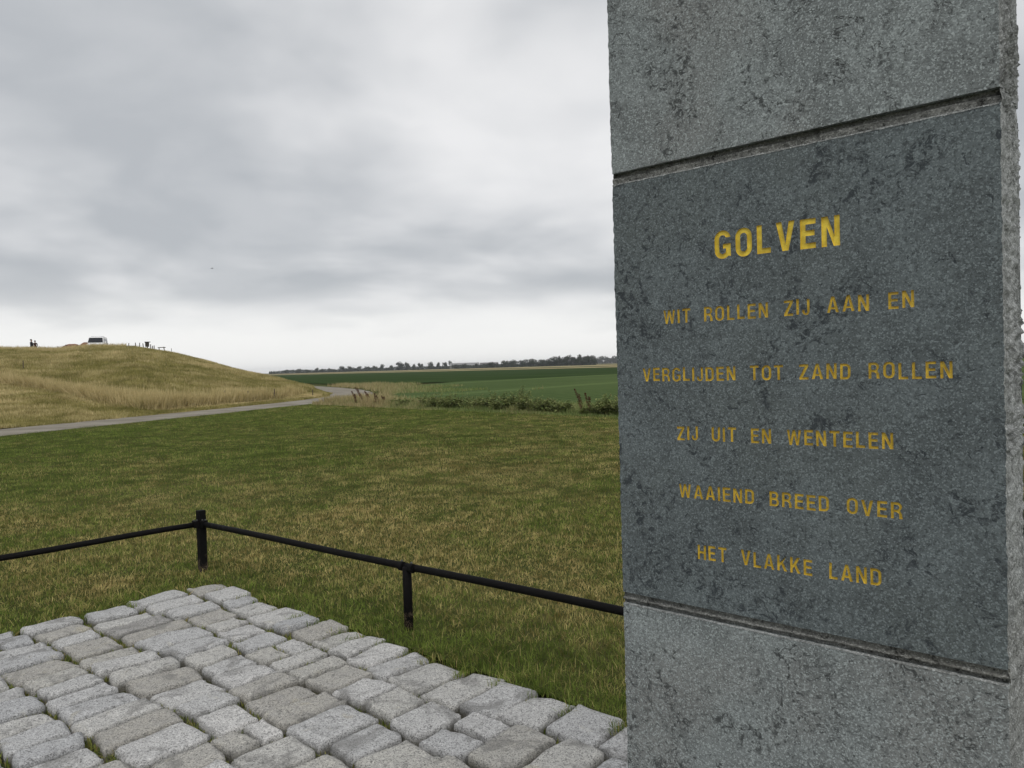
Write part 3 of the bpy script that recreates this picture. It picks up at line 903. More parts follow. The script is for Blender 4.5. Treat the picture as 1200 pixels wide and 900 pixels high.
def glyph(ch, s=0.165):
    """outline loops (outer, holes...) for cap height 1, and the advance width"""
    w = 0.58
    if ch == 'I': return [[(0, 0), (s, 0), (s, 1), (0, 1)]], s
    if ch == 'L': return [[(0, 0), (.5, 0), (.5, s), (s, s), (s, 1), (0, 1)]], .5
    if ch == 'E':
        m0, m1 = .5 - s / 2 + .02, .5 + s / 2 + .02
        return [[(0, 0), (.53, 0), (.53, s), (s, s), (s, m0), (.49, m0), (.49, m1), (s, m1), (s, 1 - s), (.53, 1 - s), (.53, 1), (0, 1)]], .53
    if ch == 'T':
        w = .58; c = w / 2
        return [[(c - s / 2, 0), (c + s / 2, 0), (c + s / 2, 1 - s), (w, 1 - s), (w, 1), (0, 1), (0, 1 - s), (c - s / 2, 1 - s)]], w
    if ch == 'H':
        w = .6; m0, m1 = .5 - s / 2, .5 + s / 2
        return [[(0, 0), (s, 0), (s, m0), (w - s, m0), (w - s, 0), (w, 0), (w, 1), (w - s, 1), (w - s, m1), (s, m1), (s, 1), (0, 1)]], w
    if ch == 'N':
        w = .6
        return [[(0, 0), (s * .95, 0), (s * .95, .66), (w - s * 1.1, 0), (w, 0), (w, 1), (w - s * .95, 1), (w - s * .95, .34), (s * 1.1, 1), (0, 1)]], w
    if ch == 'V':
        w = .66; c = w / 2
        return [[(c - s * .58, 0), (c + s * .58, 0), (w, 1), (w - s * 1.08, 1), (c, .24), (s * 1.08, 1), (0, 1)]], w
    if ch == 'W':
        w = .88; c = w / 2; k = s * .95
        return [[(.155, 0), (.155 + k, 0), (c, .66), (w - .155 - k, 0), (w - .155, 0), (w, 1), (w - k, 1), (w - .155 - k * .45, .30), (c + k * .5, 1), (c - k * .5, 1), (.155 + k * .45, .30), (k, 1), (0, 1)]], w
    if ch == 'Z':
        w = .56
        return [[(0, 0), (w, 0), (w, s), (s * 1.3, s), (w, 1 - s), (w, 1), (0, 1), (0, 1 - s), (w - s * 1.3, 1 - s), (0, s)]], w
    if ch == 'A':
        w = .68; c = w / 2; k = s * 1.05; sl = (c - s * .55) / 1.0
        xo = lambda y: sl * y
        yi0, yi1 = .20, .20 + s * .9
        outer = [(0, 0), (k, 0), (k + xo(yi0) * .98, yi0), (w - k - xo(yi0) * .98, yi0), (w - k, 0), (w, 0), (c + s * .55, 1), (c - s * .55, 1)]
        hole = [(k + xo(yi1), yi1), (c, .80), (w - k - xo(yi1), yi1)]
        return [outer, hole], w
    if ch == 'K':
        w = .64
        return [[(0, 0), (s, 0), (s, .30), (.265, .42), (w - s * 1.25, 0), (w, 0), (.375, .545), (w - .02, 1), (w - .02 - s * 1.2, 1), (s, .50), (s, 1), (0, 1)]], w
    if ch == 'O':
        w = .62
        o = arc(w - .30, .30, .30, .31, -90, 0) + arc(w - .30, .70, .30, .31, 0, 90) + arc(.30, .70, .30, .31, 90, 180) + arc(.30, .30, .30, .31, 180, 270)
        r = .30 - s * .98
        i = arc(w - .30, .30, r, r + .01, -90, 0) + arc(w - .30, .70, r, r + .01, 0, 90) + arc(.30, .70, r, r + .01, 90, 180) + arc(.30, .30, r, r + .01, 180, 270)
        return [o, i], w
    if ch == 'D':
        w = .60; r = .29; k = r - s
        o = [(0, 0)] + arc(w - r, r, r, r, -90, 0) + arc(w - r, 1 - r, r, r, 0, 90) + [(0, 1)]
        i = [(s, s)] + arc(w - r, r, k, k, -90, 0) + arc(w - r, 1 - r, k, k, 0, 90) + [(s, 1 - s)]
        return [o, i], w
    if ch == 'U':
        w = .60; r = .30; k = r - s
        o = arc(r, r, r, r + .01, 180, 270) + arc(w - r, r, r, r + .01, -90, 0) + [(w, 1), (w - s, 1)] + arc(w - r, r, k, k + .01, 0, -90) + arc(r, r, k, k + .01, 270, 180) + [(s, 1), (0, 1)]
        return [o], w
    if ch == 'J':
        w = .44; r = .22; k = r - s + .02
        o = arc(r, r + .01, r, r + .02, 180, 270) + arc(w - r, r + .01, r, r + .02, -90, 0) + [(w, 1), (w - s, 1)] + arc(w - r, r + .01, k, k + .03, 0, -90) + arc(r, r + .01, k, k + .03, 270, 180) + [(s * .9, .34), (0, .34)]
        return [o], w
    if ch == 'G':
        w = .63; r = .30; k = r - s * .98
        o = arc(r, .30, r, .31, 180, 270) + arc(w - r, .30, r, .31, -90, -45, 4) + [(w, .05), (w, .52), (.33, .52), (.33, .52 - s * .9), (w - s, .52 - s * .9), (w - s, .30)] \
            + arc(w - r, .30, k, k + .02, -20, -90, 5) + arc(r, .30, k, k + .02, 270, 180) + arc(r, .70, k, k + .02, 180, 90) + arc(w - r, .70, k, k + .02, 90, 20, 5) + arc(w - r, .70, r, .31, 8, 90, 6) + arc(r, .70, r, .31, 90, 180)
        return [o], w
    if ch == 'R':
        w = .60; r = .25; k = r - s * .9
        o = [(0, 0), (s, 0), (s, .40), (.30, .40), (.42, .32), (.44, 0), (w + .01, 0), (.575, .30), (.50, .44)] + arc(w - .02 - r, .735, r, .265, -55, 0, 5) + arc(w - .02 - r, .735, r, .265, 0, 90) + [(0, 1)]
        i = [(s, .55)] + arc(w - .02 - r, .70, k, .15, -90, 0, 5) + arc(w - .02 - r, .70, k, .15, 0, 90, 5) + [(s, .85)]
        return [o, i], w
    if ch == 'B':
        w = .60; r = .25; k = r - s * .9
        o = [(0, 0)] + arc(w - r, .275, r, .275, -90, 55) + arc(w - .03 - r, .75, r, .25, -45, 90) + [(0, 1)]
        i1 = [(s, .15)] + arc(w - r, .285, k, .135, -90, 90, 8) + [(s, .42)]
        i2 = [(s, .58)] + arc(w - .03 - r, .715, k, .135, -90, 90, 8) + [(s, .85)]
        return [o, i1, i2], w
    raise KeyError(ch)


def tess(loops):
    flat = [p for l in loops for p in l]
    tris = tessellate_polygon([[Vector((p[0], p[1], 0)) for p in l] for l in loops])
    out = []
    for a, b, c in tris:
        (ax, ay), (bx, by), (cx, cy) = flat[a], flat[b], flat[c]
        if (bx - ax) * (cy - ay) - (by - ay) * (cx - ax) < 0: b, c = c, b
        out.append((a, b, c))
    return flat, out


def on_front(px, py):
    """photo pixel -> (x, z) on the pillar's front face"""
    d = ray(px, py); dv = d.x * V[0] + d.y * V[1]; du = d.x * U[0] + d.y * U[1]
    return (-du / dv * PV - PCX, EYE + d.z / dv * PV)


def build_pillar():
    root = empty('memorial_pillar', tuple(np.append(-PCX * U + PV * V, 0.0)), AX)
    tag(root, 'tall grey blue stone pillar with rough hewn sides and gold engraved poem', 'pillar')
    x0, x1 = XL - PCX, XR - PCX
    rp = random.Random(4)

    def edge(z, side):
        n1 = mnoise.noise(Vector((z * 80, side * 9.1, 1.3))); n2 = mnoise.noise(Vector((z * 190, side * 4.1, 8.3))); n3 = mnoise.noise(Vector((z * 9, side * 3.3, 4)))
        return 0.0016 * n1 + 0.0014 * n2 + 0.0010 * n3 - 0.001

    def side_depth(z, y, side):
        """how far the hewn side stands out: slanting chisel strokes high up, level ones lower, broken at the foot"""
        sl = max(-0.25, min(0.9, (z - 1.55) * 1.6))
        ph = (z + sl * y * (0.9 + 0.25 * mnoise.noise(Vector((z * 3, y * 3, 1))))) / 0.024 + 1.7 * mnoise.noise(Vector((z * 16, y * 14, side)))
        f = ph - math.floor(ph)
        saw = (1 - f) ** 1.5 if f > 0.12 else f / 0.12 * 0.83
        a = 0.0105 * (0.35 + 1.5 * abs(mnoise.noise(Vector((z * 7, y * 6, side * 2 + 5)))))
        fade = min(1.0, max(0.2, (z - 0.95) * 2.2))
        rough = 0.0042 * mnoise.noise(Vector((z * 70, y * 70, side))) + 0.0030 * mnoise.noise(Vector((z * 160, y * 160, side + 3)))
        arris = min(1.0, y / 0.012 * 0.8 + 0.12) * min(1.0, (DEEP - y) / 0.010 + 0.1)
        return (a * saw * fade + rough * (1.2 - 0.4 * fade)) * arris

    def sides(name, z0, z1, parent, mat, inset=0.0, y0=0.0):
        nz = max(2, int((z1 - z0) / 0.0052)); ny = 26
        for side in (-1, 1):
            vs, fs = [], []
            for i in range(nz + 1):
                z = z0 + (z1 - z0) * i / nz
                for j in range(ny + 1):
                    y = y0 + (DEEP - y0) * j / ny
                    e = (x1 if side > 0 else x0) + side * (edge(z, side) + side_depth(z, y, side) - inset)
                    vs.append((e, y, z))
            for i in range(nz):
                for j in range(ny):
                    a = i * (ny + 1) + j; q = (a, a + 1, a + ny + 2, a + ny + 1)
                    fs.append(q if side > 0 else q[::-1])
            mesh_obj(name, vs, fs, mat, parent, smooth=True)

    def outline(z0, z1, inset=0.0):
        nz = max(2, int((z1 - z0) / 0.0052))
        zs = [z0 + (z1 - z0) * i / nz for i in range(nz + 1)]
        def ed(z, side): return (x1 if side > 0 else x0) + side * (edge(z, side) + side_depth(z, 0, side) - inset)
        nb = 70
        def wob(x, z): return 0.0007 * mnoise.noise(Vector((x * 70, z * 11, 2)))
        xa, xb = ed(z0, -1), ed(z0, 1); xc, xd = ed(z1, 1), ed(z1, -1)
        loop = [(xa, z0)] + [(xa + (xb - xa) * k / nb, z0 + wob(xa + (xb - xa) * k / nb, z0)) for k in range(1, nb)]
        loop += [(ed(z, 1), z) for z in zs]
        loop += [(xc + (xd - xc) * k / nb, z1 + wob(xc + (xd - xc) * k / nb, z1)) for k in range(1, nb)]
        loop += [(ed(z, -1), z) for z in reversed(zs[1:])]
        return loop

    def block(name, z0, z1, mat, holes=()):
        lo = outline(z0, z1)
        flat, tris = tess([lo] + list(holes))
        n = len(flat); nl = len(lo)
        vs = [(x, 0.0, z) for x, z in flat]; fs = list(tris)
        # top, bottom and back close the block
        lo2 = [i for i in range(nl) if abs(flat[i][1] - z0) < 0.002 or abs(flat[i][1] - z1) < 0.002]
        for i in range(nl):
            j = (i + 1) % nl
            hz = (abs(flat[i][1] - z0) < 0.002 and abs(flat[j][1] - z0) < 0.002) or (abs(flat[i][1] - z1) < 0.002 and abs(flat[j][1] - z1) < 0.002)
            if hz:
                k = len(vs); vs += [(flat[i][0], DEEP, flat[i][1]), (flat[j][0], DEEP, flat[j][1])]
                fs.append((j, i, k, k + 1))
        k = len(vs); vs += [(x0, DEEP, z0), (x1, DEEP, z0), (x1, DEEP, z1), (x0, DEEP, z1)]; fs.append((k + 1, k, k + 3, k + 2))
        o = mesh_obj(name, vs, fs, mat, root)
        sides('hewn_side', z0, z1, o, M['stone_hewn'])
        return o

    def arris(parent, z, up, mat, wd=0.0030):
        """worn, slightly chipped edge along the top or bottom of a block's face"""
        vs, fs = [], []; n = 260
        for k in range(n + 1):
            x = x0 + 0.002 + (x1 - x0 - 0.004) * k / n
            c = wd * (0.75 + 0.5 * mnoise.noise(Vector((x * 45, z * 7, 1))) + 0.35 * mnoise.noise(Vector((x * 170, z * 7, 4))))
            vs += [(x, -0.0006, z - up * c), (x, -0.0001, z + up * 0.0004), (x, 0.004, z + up * 0.0012)]
            if k:
                b = 3 * k
                for j in range(2):
                    q = (b - 3 + j, b + j, b + j + 1, b - 2 + j); fs.append(q if up > 0 else q[::-1])
        mesh_obj('worn_edge', vs, fs, mat, parent)

    zt, zb = EYE + 0.2735 * PV, EYE - 0.3585 * PV              # top and bottom of the lettered panel
    gt, gb = 0.0235, 0.024                                     # heights of the two grooves
    # the poem
    lines = [('GOLVEN', (838, 304, 271), (984.5, 287, 252)),
             ('WIT ROLLEN ZIJ AAN EN', (778, 380, 364), (1071.5, 360, 339.6)),
             ('VERGLIJDEN TOT ZAND ROLLEN', (753.6, 447, 431.6), (1116.5, 443, 423)),
             ('ZIJ UIT EN WENTELEN', (794, 515, 500), (1047, 527, 506.5)),
             ('WAAIEND BREED OVER', (796.5, 582.5, 567), (1057.6, 608.6, 589)),
             ('HET VLAKKE LAND', (818, 654.5, 638), (1033, 687, 667))]
    letters, holes = [], []
    for t, (lx, lb, lt), (rx, rb, rt) in lines:
        a, at_ = on_front(lx, lb), on_front(lx, lt); b, bt = on_front(rx, rb), on_front(rx, rt)
        cap = ((at_[1] - a[1]) + (bt[1] - b[1])) / 2
        print('line', t, 'cap mm', round(cap * 1000, 1), 'base', round(a[1], 3), round(b[1], 3))
        s = 0.185 if t == 'GOLVEN' else 0.155
        track, space = (0.19, 0.6) if t == 'GOLVEN' else (0.20, 0.62)
        W = sum(glyph(c, s)[1] if c != ' ' else space for c in t) + track * (len(t) - 1)
        fx = (b[0] - a[0]) / (W * cap)
        x = a[0]
        for c in t:
            if c == ' ':
                x += (space + track) * cap * fx; continue
            loops, w = glyph(c, s)
            jz = rp.gauss(0, 0.0006); ro = rp.gauss(0, 0.008)
            zbase = a[1] + (b[1] - a[1]) * (x - a[0]) / (b[0] - a[0]) + jz
            L2 = [[(x + px * cap * fx - ro * pz * cap, zbase + pz * cap + ro * px * cap) for px, pz in l] for l in loops]
            letters.append((L2, 'gold' if t == 'GOLVEN' else 'gold_faded')); holes += L2
            x += (w + track) * cap * fx
    panel = block('inscribed_panel', zb, zt, M['stone_panel'], holes)
    tag(panel, 'dark honed panel carrying the poem in gold capitals')
    for L2, paint in letters:                                         # each cut letter: painted floor and walls
        flat, tris = tess(L2)
        n = len(flat); vs = [(x, 0.0026, z) for x, z in flat] + [(x, 0.0, z) for x, z in flat]
        fs = list(tris); k = 0
        for l in L2:
            m = len(l); area = sum(l[i][0] * l[(i + 1) % m][1] - l[(i + 1) % m][0] * l[i][1] for i in range(m))
            for i in range(m):
                a, b = k + i, k + (i + 1) % m
                fs.append((a, b, b + n, a + n) if area < 0 else (b, a, a + n, b + n))
            k += m
        mesh_obj('letter', vs, fs, M[paint], panel)
    low = block('lower_block', 0.0, zb - gb, M['stone_light'])
    arris(low, zb - gb, 1, M['stone_hewn'], 0.0022)
    top = block('upper_block', zt + gt, PILLAR_TOP, M['stone_light'])
    arris(panel, zt, 1, M['stone_hewn'])

    def groove(z0, z1, prof):
        nx, nz = 220, 14
        vs, fs = [], []
        for i in range(nz + 1):
            t = i / nz; z = z0 + (z1 - z0) * t
            for j in range(nx + 1):
                x = x0 + (x1 - x0) * j / nx
                n1 = mnoise.noise(Vector((x * 60, z * 140, 3.3))); n2 = mnoise.noise(Vector((x * 150, z * 300, 5.3)))
                y = prof(t, x) + 0.0022 * n1 + 0.0012 * n2
                vs.append((x + 0.0, max(0.0015, y), z))
        for i in range(nz):
            for j in range(nx):
                a = i * (nx + 1) + j; fs.append((a, a + 1, a + nx + 2, a + nx + 1))
        o = mesh_obj('groove', vs, fs, M['stone_groove'], root, smooth=True)
        sides('hewn_side', z0, z1, o, M['stone_hewn'], 0.001, 0.004)

    def prof_top(t, x):                                        # one saw cut under the upper block, broken ledge below it
        return 0.0135 if t > 0.62 else 0.0075 + 0.002 * math.sin(x * 40)

    def prof_bot(t, x):                                        # two cuts with a broken ridge between them
        r = 0.42 + 0.05 * mnoise.noise(Vector((x * 9, 0, 0)))
        return 0.0035 if abs(t - r) < 0.10 else (0.012 if t < r else 0.008)
    groove(zt, zt + gt, prof_top)
    groove(zb - gb, zb, prof_bot)


build_pillar()

# ------------------------------------------------------------------ low black rail fence
def build_fence():
    root = empty('rail_fence', (0, 0, 0), AX)
    tag(root, 'low black painted pipe rail fence along the edge of the paving', 'fence')
    cu, cv, hz = 5.69, 2.765, 0.364

    def P(u, v, z): return Vector((-u, v, z))

    def rail(a, b, r=0.0205):
        n = 14; pts = []
        for k in range(n + 1):
            p = a.lerp(b, k / n); p.z += 0.003 * math.sin(k * 1.1); pts.append(p)
        bm = bmesh.new(); tube_bm(bm, pts, r, 16)
        return from_bm('rail', bm, M['paint'], root, True)

    def post(u, v, top, s, square):
        bm = bmesh.new()
        if square: box_bm(bm, P(u, v, top / 2 - 0.03), (s, s, top + 0.06), 0.004)
        else: tube_bm(bm, [P(u, v, -0.06), P(u, v, top * 0.5), P(u, v, top - 0.004), P(u, v, top)], [s / 2, s / 2, s / 2, s / 2 - 0.004], 18)
        return from_bm('post', bm, M['paint'], root, not square)
    # rails end in flattened lugs bolted to the corner post
    r1 = rail(P(cu - 0.05, cv + 0.002, hz), P(-0.2, cv + 0.24, hz))
    r2 = rail(P(cu + 0.005, cv - 0.05, hz), P(cu + 0.16, cv - 3.4, hz))
    post(cu, cv, 0.468, 0.055, True)
    p2 = post(3.385, 2.845, hz + 0.004, 0.053, False)
    p3 = post(1.05, 2.94, hz + 0.004, 0.053, False)
    post(cu + 0.12, cv - 2.5, hz + 0.004, 0.053, False)
    for (d, a) in (((-1, 0), r1), ((0, -1), r2)):
        bm = bmesh.new()
        c = P(cu, cv, hz) + Vector((-d[0] * 0.045, d[1] * 0.045, 0.004))
        box_bm(bm, c, (0.034 if d[0] else 0.05, 0.05 if d[0] else 0.034, 0.052), 0.003)
        lug = from_bm('bracket', bm, M['paint'], root)
        bm = bmesh.new()
        for sgn in (-1, 1):
            box_bm(bm, c + Vector((0, 0, 0.030)) + Vector((0.008 * sgn, 0.008 * sgn, 0)), (0.011, 0.011, 0.010), 0.002)
        from_bm('bolt', bm, M['bolt'], lug)
    for sgn in (-1, 1):                                        # collar straps either side of the middle post
        c = P(3.385 + sgn * 0.042, 2.845, hz)
        bm = bmesh.new(); tube_bm(bm, [c - Vector((0.016, 0, 0)), c + Vector((0.016, 0, 0))], 0.0262, 16)
        st = from_bm('collar', bm, M['paint'], root, False)
        bm = bmesh.new(); box_bm(bm, c + Vector((0, 0, 0.031)), (0.011, 0.011, 0.009), 0.002); from_bm('bolt', bm, M['bolt'], st)


build_fence()

# ------------------------------------------------------------------ weeds at the lawn's far edge
def on_edge(q, out=0.5):
    """ground point past the lawn edge on the bearing of photo column q"""
    k = (q - 600) / F; p = LA + LNRM * out
    t = (k * p[1] - p[0]) / (LDIR[0] - k * LDIR[1]); r = p + LDIR * t
    return Vector((r[0], r[1], 0))


def leafy_plant(loc, h, spread, label, seed, dry=0.12, leaf=0.09, nst=16):
    g = np.random.default_rng(seed)
    root = empty('weed_plant', loc); tag(root, label, 'plant')
    bm = bmesh.new(); V_, T_, R_, D_ = [], [], [], []
    for s in range(nst):
        a = g.random() * 6.283; le = g.random() ** 0.6 * spread; hh = h * (0.55 + 0.45 * g.random()) * (1 - 0.35 * (le / spread) ** 2)
        b0 = Vector((math.cos(a) * le * 0.25, math.sin(a) * le * 0.25, -0.02)); b1 = Vector((math.cos(a) * le, math.sin(a) * le, hh))
        mid = b0.lerp(b1, 0.5) + Vector((0, 0, hh * 0.12))
        tube_bm(bm, [b0, mid, b1], [0.007, 0.005, 0.002], 4, False)
        nl = int(14 + 10 * g.random()); rs = g.random()
        for k in range(nl):
            t = 0.15 + 0.85 * (k + g.random()) / nl
            p = (b0.lerp(mid, t * 2) if t < 0.5 else mid.lerp(b1, t * 2 - 1))
            la = g.random() * 6.283; ln = leaf * (0.6 + 0.8 * g.random()) * (1.15 - 0.5 * t); up = g.normal(0.15, 0.35)
            dv = Vector((math.cos(la), math.sin(la), up)).normalized(); sdv = dv.cross(Vector((0, 0, 1))).normalized() * ln * 0.3
            i = len(V_)
            V_ += [p, p + dv * ln * 0.45 + sdv + Vector((0, 0, ln * 0.08)), p + dv * ln - Vector((0, 0, ln * 0.15)), p + dv * ln * 0.45 - sdv + Vector((0, 0, ln * 0.08))]
            T_ += [(i, i + 1, i + 2), (i, i + 2, i + 3)]; R_ += [min(1, max(0, 0.5 * rs + 0.5 * g.random()))] * 4; D_ += [max(0, dry + g.normal(0, 0.12))] * 4
    from_bm('stem', bm, M['weed_stem'], root)
    np_mesh('foliage', np.array([tuple(v) for v in V_]), np.array(T_), M['weed'], dict(rnd=R_, dry=D_, tip=np.ones(len(V_))), root)
    return root


def dock_plant(loc, h, lean, label, seed, spikes=3):
    g = np.random.default_rng(seed)
    root = empty('dock_plant', loc); tag(root, label, 'plant')
    bm = bmesh.new()
    lf_v, lf_t, lf_r = [], [], []
    for s in range(spikes):
        V_, T_, R_ = [], [], []
        top = Vector((lean[0] * h + g.normal(0, 0.05) * h + (s - spikes / 2) * 0.10 * h, g.normal(0, 0.05), h * (0.75 + 0.25 * g.random() if s else 1)))
        b0 = Vector((g.normal(0, 0.04), g.normal(0, 0.04), -0.02)); mid = b0.lerp(top, 0.5) + Vector((0, 0, 0.03))
        tube_bm(bm, [b0, mid, top], [0.009, 0.007, 0.003], 5, False)
        for k in range(190):
            t = 0.22 + 0.78 * g.random() ** 0.8
            p = b0.lerp(mid, t * 2) if t < 0.5 else mid.lerp(top, t * 2 - 1)
            r = 0.075 * h / 0.75 * (1.08 - t) ** 0.7 * g.random() ** 0.5 + 0.012
            a = g.random() * 6.283; p = p + Vector((math.cos(a) * r, math.sin(a) * r, r * 0.5))
            z = 0.020 + 0.014 * g.random(); i = len(V_)
            e = Vector(tuple(g.normal(0, 1, 3))).normalized() * z; f = Vector(tuple(g.normal(0, 1, 3))).normalized() * z
            V_ += [p - e * 0.6, p + e * 0.6 + f * 0.3, p + f]; T_.append((i, i + 1, i + 2)); R_ += [g.random()] * 3
        sh = np_mesh('seed_head', np.array([tuple(v) for v in V_]), np.array(T_), M['dock'], dict(rnd=R_, dry=np.full(len(V_), 0.3), tip=np.ones(len(V_))), root)
        sh['kind'] = 'stuff'
    for k in range(16):
        a = g.random() * 6.283; ln = 0.16 + 0.12 * g.random(); dv = Vector((math.cos(a), math.sin(a), 0.5 + 0.5 * g.random())).normalized(); p = Vector((0, 0, 0.02 + 0.12 * g.random()))
        sd = dv.cross(Vector((0, 0, 1))).normalized() * ln * 0.22; i = len(lf_v)
        lf_v += [p, p + dv * ln * .5 + sd, p + dv * ln - Vector((0, 0, ln * .3)), p + dv * ln * .5 - sd]; lf_t += [(i, i + 1, i + 2), (i, i + 2, i + 3)]; lf_r += [g.random()] * 4
    from_bm('stem', bm, M['dock_stem'], root)
    np_mesh('foliage', np.array([tuple(v) for v in lf_v]), np.array(lf_t), M['weed'], dict(rnd=lf_r, dry=np.full(len(lf_v), 0.2), tip=np.ones(len(lf_v))), root)
    return root


M['weed_stem'] = plain('weed_stem', (0.10, 0.11, 0.05), 0.8)
M['dock_stem'] = plain('dock_stem', (0.12, 0.06, 0.04), 0.8)


def build_weeds():
    k = 300
    specs = [(507, .5, .5), (525, .55, .5), (543, .6, .5), (561, .62, .5), (579, .7, .5), (597, .72, .5), (614, .68, .5), (630, .55, .45), (647, .45, .4), (709, .6, .5), (724, .66, .5), (498, .55, .40), (516, .62, .45), (533, .70, .5), (552, .60, .45), (570, .72, .5), (588, .78, .55), (606, .82, .55), (622, .66, .45), (638, .55, .4), (653, .42, .35), (666, .36, .3), (702, .62, .5), (716, .68, .5), (732, .7, .5), (474, .45, .4), (458, .34, .35)]
    for q, h, sp in specs:
        lab = 'low leafy weed at the thin end of the row towards the path bend' if q < 490 else 'leafy green weed growing in the dense row along the lawn edge' if q < 660 else 'green bramble like weed behind the pillar beside the rust brown dock' if q > 690 else 'low green weed in the gap between dock and the dense weed row'
        o = leafy_plant(on_edge(q, 0.45 + 0.5 * rnd.random()), h * (0.82 + 0.36 * rnd.random()), sp, lab, k, 0.20, 0.12, 17); k += 1
        o['group'] = 'weeds along the lawn edge'
    for q, h, sp in [(1150, .6, .5), (1185, .8, .5), (1215, .8, .5)]:
        o = leafy_plant(on_edge(q, 0.6), h, sp, 'dark leafy weed growing behind the right side of the pillar', k, 0.05, 0.1, 17); k += 1
        o['group'] = 'weeds behind the pillar'
    dock_plant(on_edge(681, 0.35), 0.76, (-0.12, 0), 'rust brown dock with tall seed spikes at the lawn edge near the pillar', 400, 2)
    dock_plant(on_edge(690, 0.40), 0.62, (-0.05, 0), 'shorter rust brown dock leaning beside the tallest dock near the pillar', 401, 2)
    for i, (q, h, ln) in enumerate([(418, .62, -0.25), (426, .78, -0.35), (433, .6, -.2), (441, .52, -.1), (450, .42, -.1)]):
        o = dock_plant(on_edge(q, 0.3 + 0.25 * i % 0.6), h, (ln, 0), 'reddish dock leaning in the pale grass by the bend of the path', 410 + i, 2)
        o['group'] = 'docks by the bend of the path'


build_weeds()

# ------------------------------------------------------------------ far trees and farms
def far_tree(q, depth, w, h, label, seed, round_=True, base=0.0):
    g = np.random.default_rng(seed)
    root = empty('tree', ((q - 600) / F * depth, depth, base)); tag(root, label, 'tree')
    bm = bmesh.new()
    tube_bm(bm, [(0, 0, -0.3), (0.05 * w, 0, h * .3), (0.02 * w, 0, h * .62)], [0.045 * h, 0.032 * h, 0.012 * h], 6)
    for k in range(3):
        a = k * 2.1 + g.random(); tube_bm(bm, [(0.04 * w, 0, h * (.28 + .08 * k)), (math.cos(a) * w * .3, math.sin(a) * w * .3, h * (.55 + .07 * k))], [0.018 * h, 0.006 * h], 5)
    from_bm('trunk', bm, M['bark'], root)
    nl = 7
    V_, T_, R_, D_ = [], [], [], []
    for l in range(nl):
        a = g.random() * 6.283; rr = g.random() ** .5 * 0.30
        c = np.array((math.cos(a) * rr * w, math.sin(a) * rr * w, h * (0.16 + 0.60 * (l + g.random()) / nl)))
        rad = np.array((w * (.20 + .12 * g.random()), w * (.20 + .12 * g.random()), h * (.16 + .10 * g.random())))
        tone = g.random()
        for k in range(95):
            d = g.normal(0, 1, 3); d /= np.linalg.norm(d); p = c + d * rad * (0.55 + 0.5 * g.random())
            p[2] = max(p[2], h * 0.06)
            e = g.normal(0, 1, 3); e /= np.linalg.norm(e); f = np.cross(e, d); s = 0.050 * (w + h) * (0.5 + 0.7 * g.random())
            i = len(V_); V_ += [p - e * s, p + e * s * .8 + f * s * .4, p + f * s * 1.1]; T_.append((i, i + 1, i + 2)); R_ += [.5 * tone + .5 * g.random()] * 3; D_ += [0.2 * tone] * 3
    np_mesh('crown', np.array(V_), np.array(T_), M['tree_leaf'], dict(rnd=R_, dry=D_, tip=np.ones(len(V_))), root)
    return root


